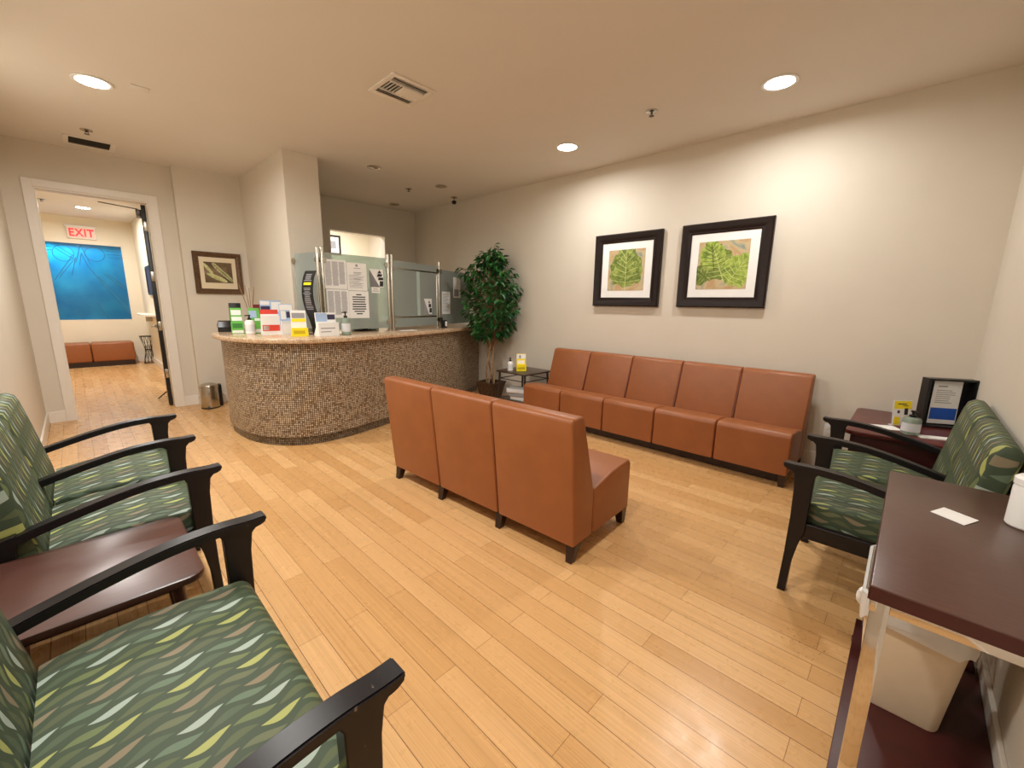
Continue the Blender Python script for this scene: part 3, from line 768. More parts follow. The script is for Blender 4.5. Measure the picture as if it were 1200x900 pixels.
top = clampx(offset(FR, .075)) + [(4.345, 5.62), (3.3, 5.22), (2.6, 5.0), (2.055, 4.945), (1.685, 4.945)]
top[0] = (1.685, top[0][1])
MB().prism(top, .975, CT, 'z', .012, 3).obj('granite_top', GRANITE, t)
w = MB()
inner = [(4.345, 5.60), (3.3, 5.20), (2.6, 4.98), (2.06, 4.93)]
for a, b2 in zip(inner, inner[1:]):
    w.bar((a[0], a[1], .5), (b2[0], b2[1], .5), .02, .95)
w.obj('back_panel', DARKW, t)

# glass screen on the counter
t = thing('glass_screen', 'frosted glass sneeze screen on steel posts along the counter', 'screen', (0, 0, 0))
P0, P1, P2, P3, P4 = (1.715, 4.925), (1.815, 4.50), (2.61, 4.50), (3.50, 4.76), (4.33, 5.07)
def panel(a, b2, z0, z1, g=.03, th=.011, name='glass_panel', mat=FROST):
    a, b2 = Vector((*a, 0)), Vector((*b2, 0)); d = (b2-a).normalized(); a = a+d*g; b2 = b2-d*g
    w = MB(); w.bar((a.x, a.y, (z0+z1)/2), (b2.x, b2.y, (z0+z1)/2), th, z1-z0); return w.obj(name, mat, t)
panel(P0, P1, 1.06, 1.85, .012); panel(P1, P2, 1.055, 1.85); panel(P3, P4, 1.06, 1.80)
panel(P2, P3, 1.19, 1.74, .045); panel(P2, P3, 1.755, 1.84, .04); panel(P2, P3, 1.06, 1.165, .04)
def rail(a, b2, z):
    w = MB(); w.bar((*a, z), (*b2, z), .016, .016); w.obj('rail', STEEL, t)
def lerp(a, b2, u): return (a[0]+(b2[0]-a[0])*u, a[1]+(b2[1]-a[1])*u)
rail(lerp(P2, P3, .04), lerp(P2, P3, .96), 1.75); rail(lerp(P2, P3, .04), lerp(P2, P3, .96), 1.175)
w = MB(); q = lerp(P2, P3, .50); q2 = lerp(P2, P3, .56)
w.bar((*q, 1.465), (*q2, 1.465), .02, .55); w.obj('sliding_stile', frosted('bright_glass_edge', (220, 236, 230), .8), t)
def post(p, z1=1.90):
    w = MB(); w.lathe([(.028, CT), (.028, CT+.012), (.016, CT+.014), (.016, z1-.01), (.012, z1), (.002, z1)], 18, *p); w.obj('post', STEEL, t)
def clamp(p, q, z):
    d = Vector((q[0]-p[0], q[1]-p[1], 0)).normalized(); n = Vector((-d.y, d.x, 0)); c = Vector((*p, z))+d*.034
    w = MB(); w.tube([c-n*.014, c+n*.014], .032, 18); w.obj('clamp', STEEL, t)
for p, e in ((P1, .0), (P2, -.0)):
    d = .022
    post((p[0]-d, p[1])); post((p[0]+d, p[1]-.004))
post(P3); post((P3[0]-.045, P3[1]-.012), 1.72)
for z in (1.13, 1.775):
    clamp(P1, P2, z); clamp(P2, P1, z); clamp(P2, P3, z); clamp(P3, P2, z); clamp(P3, P4, z)
    clamp(P1, P0, z)
clamp(lerp(P0, P1, -.07), P1, 1.775)

# notices taped on the glass
def onpanel(a, b2, u0, z0, wdt, hgt, name, label, group=None, cat='notice'):
    """flat sheet on the visitor side of the panel a-b, u0 metres from a"""
    d = Vector((b2[0]-a[0], b2[1]-a[1], 0)).normalized(); n = Vector((d.y, -d.x, 0))
    o = thing(name, label, cat, Vector((*a, z0))+d*u0+n*.0075, math.atan2(d.y, d.x), group)
    MB().box(0, wdt, -.0012, 0, 0, hgt).obj('sheet', PAPER, o)
    return o
def lines(o, rects, mat, name='print'):
    w = MB()
    for x0, x1, z0, z1 in rects: w.box(x0, x1, -.0019, -.0013, z0, z1)
    return w.obj(name, mat, o)
def para(x0, x1, z0, z1, pitch, fill=.5, jit=.12):
    out = []; z = z1
    while z-pitch*fill > z0:
        out.append((x0, x1-(x1-x0)*random.random()*jit, z-pitch*fill, z)); z -= pitch
    return out
g = 'taped notices on the glass screen'
def three_col(o, W_, H_):
    r = []
    for k in range(3): r += para(.012+k*(W_-.02)/3, .012+(k+1)*(W_-.02)/3-.008, .03 if k < 2 else .05, H_-.02, .0075, .55)
    lines(o, r, INKG)
o = onpanel(P1, P2, .035, 1.485, .238, .30, 'paper_notice', 'white sheet with three grey text columns, upper left on the glass screen', g); three_col(o, .238, .30)
o = onpanel(P1, P2, .045, 1.18, .238, .30, 'paper_notice', 'white sheet with three grey text columns, lower left on the glass screen', g); three_col(o, .238, .30)
o = onpanel(P1, P2, .278, 1.475, .225, .295, 'paper_notice', 'letter with a small crest and centred text, upper right sheet of four on the glass', g)
lines(o, [(.10, .125, .255, .28)]+[(.06+.02*random.random(), .165-.02*random.random(), z, z+.006) for z in (.235, .19, .175, .12, .075)]+para(.02, .205, .02, .165, .012, .3, .4), INKG)
o = onpanel(P1, P2, .285, 1.175, .228, .295, 'paper_notice', 'sheet with bold black centred lines, lower right of four on the glass', g)
lines(o, [(.114-h2, .114+h2, .25-k*.026, .262-k*.026) for k, h2 in enumerate((.03, .075, .075, .07, .08, .078, .08, .06, .035))], INK)
o = onpanel(P1, P2, .535, 1.52, .17, .20, 'leaflet_poster', 'grey and white leaflet with dark tree-like mark, beside the four notices on the glass', g)
w = MB(); w.prism([(0, 0), (.125, 0), (.0, .195)], -.0018, -.0013, 'y'); w.obj('grey_wedge', PAPERG, o)
w = MB(); w.prism([(.10, .155), (.15, .155), (.125, .19)], -.0022, -.0014, 'y'); w.prism([(.09, .115), (.15, .12), (.16, .145), (.105, .15)], -.0022, -.0014, 'y'); w.prism([(.105, .08), (.168, .08), (.168, .11), (.11, .11)], -.0022, -.0014, 'y'); w.prism([(.12, .01), (.165, .01), (.168, .07), (.125, .07)], -.0022, -.0014, 'y'); w.obj('dark_mark', INK, o)
o = onpanel(P1, P2, .555, 1.455, .10, .065, 'label_card', 'small white card under the grey leaflet on the glass screen', g); lines(o, [(.02, .08, .04, .048), (.01, .09, .018, .026)], INKG)
o = onpanel(P2, P3, .60, 1.205, .155, .20, 'leaflet_poster', 'small black and white leaflet low on the sliding glass pane', g)
w = MB(); w.prism([(.0, 0), (.09, 0), (.0, .19)], -.0018, -.0013, 'y'); w.obj('grey_wedge', INKG, o)
w = MB(); w.prism([(.08, .145), (.12, .145), (.10, .18)], -.0022, -.0014, 'y'); w.prism([(.085, .09), (.14, .09), (.135, .135), (.09, .135)], -.0022, -.0014, 'y'); w.prism([(.10, .02), (.15, .02), (.15, .08), (.105, .08)], -.0022, -.0014, 'y'); w.obj('dark_mark', INK, o)
o = onpanel(P3, P4, .06, 1.20, .21, .31, 'paper_notice', 'white text sheet on the right glass panel beside the pen cup', g); lines(o, para(.025, .18, .02, .28, .016, .35, .3), INKG)
o = onpanel(P3, P4, .36, 1.43, .20, .29, 'leaflet_poster', 'white leaflet with a grey picture on the right glass panel beside the plant', g); lines(o, [(.02, .15, .02, .12)], INKG, 'grey_picture')

# things on the counter -------------------------------------------------------
def rack(name, label, loc, rz, wd, ht, card, pocket, blocks=(), pocket_h=.45, depth=.07, lean=.25, group='brochure racks on the counter', pblocks=()):
    """brochure rack: leaning leaflets in a pocket; blocks are (x0,x1,z0,z1,mat) as fractions of the leaflet face"""
    t = thing(name, label, 'brochure rack', loc, rz, group)
    sh = ht*lean*.5
    MB().prism([(-depth*.5, 0), (depth*.55, 0), (depth*.55+sh*.0, .012), (-depth*.5+.03, pocket_h*ht), (-depth*.5, pocket_h*ht)], -wd/2, wd/2, 'x', .0015, 1).obj('pocket', pocket, t)
    # local -y is the front
    def face(z): return -depth*.5+.033+z*lean*.42
    w = MB(); w.prism([(face(.02), .02), (face(.02)+.018, .02), (face(ht)+.018, ht), (face(ht), ht)], -wd/2+.004, wd/2-.004, 'x'); w.obj('leaflets', card, t)
    for x0, x1, z0, z1, m in blocks:
        za, zb = ht*z0, ht*z1
        w = MB(); w.prism([(face(za)-.0015, za), (face(za)-.0003, za), (face(zb)-.0003, zb), (face(zb)-.0015, zb)], -wd/2+wd*x0, -wd/2+wd*x1, 'x'); w.obj('printed_panel', m, t)
    for x0, x1, z0, z1, m in pblocks:
        za, zb = pocket_h*ht*z0, pocket_h*ht*z1; 
        w = MB(); w.prism([(-depth*.5-.0016, za), (-depth*.5-.0004, za), (-depth*.5-.0004, zb), (-depth*.5-.0016, zb)], -wd/2+wd*x0, -wd/2+wd*x1, 'x'); w.obj('pocket_print', m, t)
    return t
Z = CT+.0005
def at(px_ratio, y): return (px_ratio*y, y, Z)
rack('brochure_rack', 'tall green and white brochure box at the left end of the counter', (1.125, 4.93, Z), rad(-10), .105, .255, GREENB, GREENB,
     [(.1, .9, .72, .92, WHITE), (.1, .95, .5, .66, WHITE)], pocket_h=.45, lean=.1, pblocks=[(.05, .95, .06, .3, WHITE), (.1, .9, .5, .9, GREEND)])
rack('brochure_rack', 'second green brochure rack, behind the white pump bottle', (1.27, 4.87, Z), rad(-8), .105, .255, GREENB, GREENB,
     [(.08, .7, .62, .9, BLUEL), (.5, .95, .5, .6, WHITE)], pocket_h=.5, lean=.12, pblocks=[(.1, .9, .08, .35, WHITE)])
def pump(name, label, loc, r, h, body, group='pump bottles of hand sanitizer', cat='pump bottle'):
    t = thing(name, label, cat, loc, 0, group)
    MB().lathe([(r*.9, 0), (r, .006), (r, h*.62), (r*.85, h*.70), (r*.38, h*.74)], 22).obj('bottle_body', body, t)
    w = MB(); w.lathe([(r*.42, h*.74), (r*.42, h*.82), (r*.16, h*.83), (r*.16, h*.93), (r*.3, h*.94), (r*.3, h), (.001, h)], 14); w.bar((0, 0, h*.97), (-r*1.0, -r*.5, h*.965), .008, .009)
    w.obj('pump_head', BLACK, t)
    MB().lathe([(r*1.012, h*.15), (r*1.012, h*.5)], 22, close=False).obj('bottle_label', SHELL, t)
pump('sanitizer_bottle', 'white pump bottle between the two green brochure racks', (1.205, 4.80, Z), .043, .19, WHITE)
rack('card_rack', 'white and red card rack right of the green racks', (1.34, 4.63, Z), rad(-6), .16, .245, REDB, WHITE,
     [(.0, 1, .55, .82, WHITE)], pocket_h=.76, lean=.1, depth=.08, pblocks=[(.03, .97, .2, .52, REDB), (.08, .4, .24, .48, WHITE)])
rack('brochure_rack', 'two-tier rack of pale blue leaflets just left of the yellow rack', (1.475, 4.55, Z), rad(-5), .125, .30, BLUEL, SHELL,
     [(.05, .95, .8, .98, WHITE), (.5, .95, .55, .75, NAVY), (.1, .45, .5, .78, WHITE)], pocket_h=.45, lean=.25, pblocks=[(.1, .9, .1, .8, WHITE)])
rack('brochure_rack', 'white-topped navy leaflet rack behind the red cards', (1.43, 4.86, Z), rad(-5), .20, .335, BLUEL, SHELL,
     [(.03, .45, .62, .82, NAVY), (.03, .45, .86, .97, WHITE), (.52, .97, .66, .95, WHITE)], pocket_h=.5, lean=.12)
rack('brochure_rack', 'leaflet rack with dark red cover behind the second green rack', (1.365, 5.05, Z), rad(-5), .10, .29, simple('dark_red_print', (120, 40, 46), .45), SHELL, [], pocket_h=.5, lean=.12)
rack('brochure_rack', 'bright yellow brochure rack with white leaflets on the counter', (1.485, 4.27, Z), rad(-12), .14, .245, PAPER, YELL,
     [(.1, .9, .70, .9, INKG), (.05, .95, .56, .68, YELL)], pocket_h=.33, lean=.35, depth=.10, pblocks=[(.1, .8, .3, .7, simple('dull_yellow_print', (206, 180, 20), .5))])
rack('brochure_rack', 'wide white brochure rack with a blue and navy top, under the notices', (1.705, 4.17, Z), rad(4), .205, .225, PAPER, WHITE,
     [(.02, .55, .62, .98, BLUEL), (.57, .95, .70, .92, NAVY)], pocket_h=.58, lean=.3, depth=.10, pblocks=[(.1, .8, .55, .62, INKG), (.1, .6, .3, .36, INKG)])
pump('sanitizer_bottle', 'clear pump bottle of sanitizer before the glass screen', (1.90, 4.17, Z), .044, .235, CLEARG)
# pen cup
t = thing('pen_cup', 'small black and white cup beside the right glass panel', 'cup', (3.52, 4.68, Z))
MB().lathe([(.038, 0), (.040, .004), (.044, .10), (.041, .10), (.037, .006)], 22).obj('cup_body', BLACK, t)
MB().box(-.016, .016, -.047, -.043, .02, .085, .001).obj('white_label', WHITE, t)
tag(MB().box(-.10, .10, -.05, .05, 0, .003).obj('paper_slip', PAPER), 'white slip lying on the counter below the sliding glass', 'paper').location = (2.78, 4.42, Z)
# black terminal and speaker-like block at the far left
t = thing('card_terminal', 'black card terminal at the far left end of the counter', 'terminal', (1.095, 5.30, Z), rad(-15))
MB().prism([(-.06, 0), (.06, 0), (.06, .115), (-.02, .105), (-.06, .05)], -.06, .06, 'x', .004, 2).obj('terminal_body', BLACK, t)
MB().box(-.066, -.062, -.03, -.006, .05, .09, .001).obj('side_badge', STEEL, t)
t = thing('desk_speaker', 'upright black box behind the tall green brochure box', 'speaker', (1.235, 5.43, Z), rad(-10))
MB().prism([(-.06, 0), (.06, 0), (.05, .30), (-.02, .30)], -.055, .055, 'x', .006, 2).obj('speaker_case', BLACK, t)
# reeds in vase
t = thing('reed_vase', 'dark vase holding tall dry reeds behind the green brochure racks', 'vase', (1.335, 5.20, Z))
MB().lathe([(.035, 0), (.05, .05), (.045, .13), (.028, .19), (.030, .20)], 20).obj('vase', BLACK, t)
for dx, dy, h in ((-.105, -.02, .50), (-.045, .0, .49), (-.005, .01, .46), (.045, .01, .48), (.03, -.01, .44)):
    MB().tube([(dx*.1, dy*.2, .12), (dx*.5, dy*.6, .12+(h-.12)*.5), (dx+.004, dy, h)], [.004, .0038, .003], 7).obj('reed', REED, t)
# curved black standing sign
t = thing('curved_sign', 'tall curved black sign with pale lettering and a yellow band, left of the notices', 'sign', (1.665, 4.40, Z), rad(20))
C = [(.055, 0), (.045, .08), (.015, .17), (-.02, .26), (-.04, .36), (-.038, .46), (-.015, .56), (.02, .63)]
prof = catmull(C, 4)
# the curve lies in the x-z plane, the sheet is seen obliquely
w = MB(); pts = prof+[(x+.006, z) for x, z in prof[::-1]]
w.prism(pts, -.075, .075, 'y'); w.prism(rrect(.0, .10, -.075, .075, .01), 0, .008, 'z'); w.obj('sign_sheet', BLACKP, t)
def on_curve(z0, z1, y0, y1, name, mat):
    w = MB(); q = [p for p in prof if z0 <= p[1] <= z1]
    pp = [(x-.0012, z) for x, z in q]+[(x-.0002, z) for x, z in q[::-1]]
    w.prism(pp, y0, y1, 'y'); return w
def xat(z):
    for (xa, za), (xb, zb) in zip(prof, prof[1:]):
        if za <= z <= zb: return xa+(xb-xa)*(z-za)/(zb-za)
    return prof[-1][0]
w = MB(); 
for z in [.25, .265, .28, .30, .315, .33, .345, .36, .375, .39, .405, .42, .44, .455, .53, .545, .56, .575, .59]:
    hwid = .03+random.random()*.025
    w.prism([(xat(z)-.0015, z), (xat(z)-.0003, z), (xat(z+.007)-.0003, z+.007), (xat(z+.007)-.0015, z+.007)], -hwid, hwid, 'y')
w.obj('lettering', INKG, t)
w = MB(); w.prism([(xat(.49)-.0016, .49), (xat(.49)-.0003, .49), (xat(.515)-.0003, .515), (xat(.515)-.0016, .515)], -.05, .05, 'y'); w.obj('yellow_band', YELL, t)
# behind the screen
t = thing('computer_monitor', 'dark computer monitor seen through the frosted glass of the counter', 'monitor', (2.37, 4.66, Z), rad(5))
MB().box(-.15, .15, -.02, .02, .03, .21, .02, 3).obj('monitor_case', BLACK, t)
MB().box(-.09, .09, -.026, -.019, .06, .17, .02, 3).obj('rear_panel', SHELL, t)
w = MB(); w.box(-.11, .11, -.03, .09, 0, .012, .004); w.box(-.03, .03, .02, .04, .012, .12); w.obj('stand', BLACK, t)
t = thing('document_tray', 'pale upright file organiser seen through the frosted glass', 'file organiser', (2.44, 4.83, Z), rad(5))
w = MB(); w.box(-.16, .16, -.05, .05, 0, .01); w.box(-.16, -.15, -.05, .05, .01, .50, .002); w.box(.15, .16, -.05, .05, .01, .50, .002); w.box(-.15, .15, .04, .05, .01, .50); w.obj('tray_shell', WHITE, t)
w = MB(); w.box(-.145, .145, -.035, .035, .012, .46, .003); w.obj('papers', PAPER, t)

# ------------------------------------------------------------------ small trash can by the door
t = thing('pedal_bin', 'small stainless steel pedal bin with black back beside the counter', 'bin', (1.06, 6.33, 0), rad(-6))
MB().lathe([(.098, .012), (.100, .02), (.100, .255), (.098, .26)], 32).obj('bin_body', STEEL, t)
MB().lathe([(.101, 0), (.103, .004), (.102, .014)], 32).obj('base_ring', BLACK, t)
MB().lathe([(.104, .26), (.105, .275), (.095, .298), (.05, .315), (.002, .318)], 32).obj('lid', STEEL, t)
w = MB(); w.box(.03, .135, .0, .10, .01, .285, .01, 2); w.obj('rear_housing', BLACK, t)
w = MB(); w.bar((-.03, -.09, .012), (-.035, -.135, .016), .035, .008); w.obj('pedal', BLACK, t)

# ------------------------------------------------------------------ framed pictures
def frame_mesh(W_, H_, b, d, face):
    """mitred frame in the local x-z plane, back at y=0, front towards -y; face = profile (t across 0..1 outer to inner, y)"""
    w = MB(); rings = []
    for tt, yy in face:
        o = b*tt; rings.append([w.bm.verts.new(p) for p in ((-W_/2+o, -yy, -H_/2+o), (W_/2-o, -yy, -H_/2+o), (W_/2-o, -yy, H_/2-o), (-W_/2+o, -yy, H_/2-o))])
    for A, B in zip(rings, rings[1:]+rings[:1]):
        for k in range(4): w.bm.faces.new((A[k], A[(k+1) % 4], B[(k+1) % 4], B[k]))
    return w
def picture(label, loc, rz, W_, H_, b, d, fmat, mat_in, aw, ah, art, leaves, az=0):
    t = thing('framed_picture', label, 'picture', loc, rz)
    frame_mesh(W_, H_, b, d, [(0, 0.001), (0, d*.75), (.12, d), (.45, d*.88), (.8, d*.62), (.9, d*.66), (1, d*.5), (1, .001)]).obj('frame', fmat, t, 25)
    MB().box(-W_/2+b*.9, W_/2-b*.9, -d*.42, -.002, -H_/2+b*.9, H_/2-b*.9).obj('mat_board', mat_in, t)
    p = MB().box(-aw/2, aw/2, -d*.42-.0015, -d*.42-.0001, az-ah/2, az+ah/2).obj('print', art, t)
    y = -d*.42-.0017
    for k, (cx, cz, size, ang, m, style) in enumerate(leaves):
        w = MB(); R = []; n = 64
        def clampp(x, z): return (min(max(x, -aw/2), aw/2), min(max(z, az-ah/2), az+ah/2))
        ca, sa = cos(rad(ang)), sin(rad(ang)); pts = []
        for i in range(n):
            a = 2*pi*i/n
            if style == 'heart':      # broad lobed leaf, tip up
                r = size*(1-.14*cos(a*1.0)*0)*(.90+.12*abs(sin(a)))*(1+.045*cos(11*a)) ; r *= 1.0 if sin(a) > -.75 else .82
                if sin(a) > .9: r *= 1.18
            else:                      # slender leaf
                r = size/math.sqrt(cos(a)**2+(sin(a)/.23)**2)
            x, z = r*cos(a), r*sin(a); pts.append(clampp(cx+x*ca-z*sa, cz+x*sa+z*ca))
        w.bm.faces.new([w.bm.verts.new((x, y-k*.0003, z)) for x, z in pts]); f = w.obj('leaf_motif', m, t, 0)
        v = MB(); yy = y-k*.0003-.0003
        def vline(p, q, wd):
            P = []
            for (x, z) in (p, q): P.append(clampp(cx+x*ca-z*sa, cz+x*sa+z*ca))
            if math.dist(*P) > .004: v.bar((P[0][0], yy, P[0][1]), (P[1][0], yy, P[1][1]), wd, .0003) if False else v.tube([(P[0][0], yy, P[0][1]), (P[1][0], yy, P[1][1])], wd*.5, 4)
        if style == 'heart':
            vline((0, -size*1.0), (0, size*.95), .006)
            for j in range(6):
                z0 = -size*.6+j*size*.24
                for s in (-1, 1): vline((0, z0), (s*size*(.82-.09*j), z0+size*(.12+.07*j)), .0045)
        else:
            vline((-size*.95, 0), (size*.95, 0), .005)
            for j in range(5):
                x0 = -size*.6+j*size*.28
                for s in (-1, 1): vline((x0, 0), (x0+size*.16, s*size*.22), .003)
        v.obj('veins', VEIN if k % 2 == 0 else VEIND, f, 0)
    return t
picture('dark framed print of one large green leaf, the left of two above the long sofa', (XR-.001, 2.415, 1.745), -pi/2, .808, .795, .098, .05, DARKW, PAPER, .445, .445, ARTBG,
        [(0, -.005, .215, 0, LEAFART, 'heart')], 0)
picture('dark framed print of several green leaves, the right of two above the long sofa', (XR-.001, 1.405, 1.748), -pi/2, .805, .795, .098, .05, DARKW, PAPER, .455, .447, ARTBG,
        [(-.03, .0, .16, 20, LEAFART, 'heart'), (-.09, .08, .13, 10, LEAFART2, 'heart'), (.13, -.07, .15, -35, LEAFART2, 'heart'), (-.19, -.09, .10, 60, LEAFART, 'heart')], 0)
picture('bronze framed print of pale slender leaves on the wall left of the counter', (1.348, YD-.111, 1.684), 0, .515, .512, .062, .035, BRONZE, simple('cream_mat_board', (222, 208, 178), .7), .30, .255, ARTBG2,
        [(-.105, .05, .085, -55, LEAFART3, 'slim'), (.01, .045, .11, -50, LEAFART3, 'slim'), (-.02, -.055, .12, -25, LEAFART3, 'slim'), (.085, -.03, .10, -48, LEAFART3, 'slim')], .008)
picture('small black framed picture in the bright office behind the counter opening', (3.62, 8.299, 2.42), 0, .30, .36, .035, .02, BLACKP, PAPER, .12, .14, INKG, [], 0)
t = thing('framed_picture', 'black frame edge-on on the hall wall behind the open door', 'picture', (1.059, 10.35, 1.68), -pi/2)
frame_mesh(.7, .52, .05, .03, [(0, .001), (0, .028), (.5, .03), (1, .02), (1, .001)]).obj('frame', BLACKP, t)
MB().box(-.31, .31, -.015, -.002, -.22, .22).obj('print', NAVY, t)

# EXIT sign in hall
t = thing('exit_sign', 'red lit exit sign on the hall wall above the blue window', 'sign', (.295, HY-.001, 2.60))
MB().box(-.20, .20, -.05, -.001, -.115, .10, .006).obj('sign_body', WHITE, t)
MB().box(-.22, .22, -.06, -.001, .10, .13, .005).obj('top_housing', WHITE, t)
MB().box(-.185, .185, -.053, -.0495, -.10, .085, .001).obj('face_plate', simple('sign_face', (240, 210, 200), .4), t)
cu = bpy.data.curves.new('letters', 'FONT'); cu.body = 'EXIT'; cu.size = .20; cu.align_x = 'CENTER'; cu.align_y = 'CENTER'; cu.extrude = .002; cu.offset = .004; cu.space_character = 1.1
tmp = bpy.data.objects.new('letters', cu); COL.objects.link(tmp)
dg = bpy.context.evaluated_depsgraph_get(); me = bpy.data.meshes.new_from_object(tmp.evaluated_get(dg)); bpy.data.objects.remove(tmp)
me.materials.clear(); me.materials.append(emit('red_exit_glow', (255, 30, 34), 1.6))
lo = bpy.data.objects.new('letters', me); COL.objects.link(lo); lo.parent = t; lo.rotation_euler = (pi/2, 0, 0); lo.location = (0, -.056, -.01); lo.scale = (.80, 1, 1)
lo['label'] = 'glowing red letters reading EXIT'
# wire side table in the hall
t = thing('wire_table', 'black wire hourglass side table in the hall beside the bench', 'table', (1.015-.02, 11.66, 0))
w = MB(); n = 10
for k in range(n):
    a = 2*pi*k/n; b2 = a+1.25
    w.tube([(.115*cos(a), .115*sin(a), .565), (.05*cos((a+b2)/2), .05*sin((a+b2)/2), .29), (.10*cos(b2), .10*sin(b2), .008)], .005, 6)
w.obj('wire_frame', BLACKP, t)
w = MB()
for r, z in ((.115, .565), (.055, .29), (.10, .008)): w.tube([(r*cos(a*pi/12), r*sin(a*pi/12), z) for a in range(25)], .006, 6, False)
w.obj('hoop', BLACKP, t)
MB().lathe([(.002, .566), (.12, .566), (.122, .572), (.12, .580), (.002, .580)], 26).obj('tabletop', BLACKP, t)
t = thing('wall_shelf', 'narrow shelf fixed to the right wall of the hall', 'shelf', (1.059, 10.9, 1.03))
MB().prism([(-.20, -.9), (-.001, -1.0), (-.001, .7), (-.17, .6), (-.22, 0)], 0, .03, 'z').obj('board', TRIM, t)
MB().box(-.10, -.001, -.02, .02, -.12, 0).obj('bracket', STEEL, t)
# wall outlets
t = thing('wall_outlet', 'white power outlet on the wall between the long sofa and corner table', 'outlet', (XR-.001, .40, .33))
MB().box(-.006, 0, -.036, .036, -.058, .058, .003).obj('cover', WHITE, t)
w = MB(); 
for z in (-.022, .022): w.box(-.0075, -.0055, -.013, .013, z-.013, z+.013, .001)
w.obj('socket', TRIM, t)

# ------------------------------------------------------------------ things on the corner table and the small side table
TZ = .5725
t = thing('sign_holder', 'upright yellow and white hand sanitizer flyer on the cherry corner table', 'flyer', (3.86, -.03, TZ), rad(-47+0))
MB().prism([(-.001, 0), (.03, 0), (.03, .003), (.002, .003), (.022, .175), (.019, .175)], -.065, .065, 'x').obj('holder', SHELL, t)
w = MB(); w.prism([(-.0018, .002), (-.0006, .002), (.0182, .172), (.017, .172)], -.062, .062, 'x'); w.obj('flyer_sheet', PAPER, t)
def fl(z0, z1, x0, x1, name, m, e=0):
    w = MB(); f = lambda z: -.0020-e+z*.1105
    w.prism([(f(z0)-.0006, z0), (f(z0), z0), (f(z1), z1), (f(z1)-.0006, z1)], x0, x1, 'x'); return w.obj(name, m, t)
fl(.115, .170, -.058, .060, 'yellow_band', YELL); fl(.146, .152, -.035, .025, 'lettering', INK, .0007); fl(.135, .139, 0, .035, 'lettering', INK, .0007)
fl(.085, .105, -.035, -.018, 'photo', NAVY); fl(.075, .120, .012, .036, 'bottle_picture', INK, .0007); fl(.005, .06, -.055, -.015, 'badge', YELL)
pump('sanitizer_bottle', 'clear squat pump bottle of sanitizer on the cherry corner table', (3.63, -.075, TZ), .047, .155, CLEARG)
o = tag(MB().box(-.06, .06, -.10, .10, 0, .0015).obj('paper_sheet', PAPER), 'white paper on the cherry corner table, left of the sanitizer', 'paper'); o.location = (3.70, .07, TZ); o.rotation_euler = (0, 0, .5)
o = tag(MB().box(-.035, .035, -.09, .09, 0, .006).obj('paper_pad', PAPER), 'white paper pad on the cherry corner table, before the black shadow box', 'paper'); o.location = (3.63, -.20, TZ); o.rotation_euler = (0, 0, .35)
t = thing('shadow_box', 'deep black shadow box with a blue and white letter on the cherry corner table', 'sign', (4.05, -.21, TZ), rad(-62))
BW, BHH, BD = .27, .335, .07
w = MB()
w.box(-BW/2, -BW/2+.012, -BD, 0, 0, BHH); w.box(BW/2-.012, BW/2, -BD, 0, 0, BHH); w.box(-BW/2+.012, BW/2-.012, -BD, 0, BHH-.012, BHH); w.box(-BW/2+.012, BW/2-.012, -BD, 0, 0, .012); w.box(-BW/2+.012, BW/2-.012, -.012, 0, .012, BHH-.012)
w.obj('box_frame', BLACK, t)
MB().box(-.075, .080, -.022, -.020, .02, .315).obj('letter', PAPER, t)
MB().box(-.070, .075, -.0235, -.0222, .05, .13).obj('blue_panel', BLUE, t)
w = MB(); w.box(-.05, .0, -.0235, -.0222, .275, .283)
for k in range(7): w.box(-.055, .05-.03*random.random(), -.0235, -.0222, .165+k*.014, .169+k*.014)
w.obj('lettering', INKG, t)
pump('sanitizer_bottle', 'white pump bottle on the small side table by the plant', (3.83, 3.70, .5055), .036, .165, WHITE)
rack('brochure_rack', 'yellow brochure rack with white leaflets on the small side table by the plant', (3.93, 3.60, .5055), rad(-40), .125, .215, YELL, YELL,
     [(.03, .97, .72, .98, WHITE), (.3, .45, .74, .92, NAVY), (.15, .85, .42, .62, PAPER)], pocket_h=.38, lean=.25, group=None, pblocks=[(.1, .85, .3, .6, simple('dull_yellow_lettering', (200, 176, 24), .5))])

# ------------------------------------------------------------------ ficus
PX, PY = 4.05, 4.30
t = thing('potted_ficus', 'tall leafy ficus in a dark wicker pot between the counter and the side table', 'plant', (PX, PY, 0), rad(8))
w = MB(); R = []
for s, z in ((.105, 0), (.15, .23), (.158, .232), (.158, .255), (.135, .255), (.13, .20)):
    R.append([w.bm.verts.new((a, b2, z)) for a, b2 in ((-s, -s), (s, -s), (s, s), (-s, s))])
for A, B in zip(R, R[1:]):
    for k in range(4): w.bm.faces.new((A[k], A[(k+1) % 4], B[(k+1) % 4], B[k]))
w.bm.faces.new(R[0][::-1]); w.obj('pot', WICKER, t)
MB().box(-.131, .131, -.131, .131, .19, .215).obj('soil', SOIL, t)
for k in range(4):
    a0 = k*pi/2; P = []
    for i in range(17):
        u = i/16; z = .20+u*1.45; a = a0+u*5.2; r = .055*(1-.25*u)+.02*sin(u*9+k)*.6
        P.append((r*cos(a)-.01*u, r*sin(a), z))
    MB().tube(P, [.0135-.008*i/16 for i in range(17)], 8).obj('trunk', TRUNK, t)
def env(z):
    T = [(.80, .10), (.90, .26), (1.05, .33), (1.25, .38), (1.5, .38), (1.7, .36), (1.85, .30), (1.98, .20), (2.08, .09), (2.16, .02)]
    for (a, ra), (b2, rb) in zip(T, T[1:]):
        if a <= z <= b2: return ra+(rb-ra)*(z-a)/(b2-a)
    return .02
w = MB(); br = MB(); rng = random.Random(11)
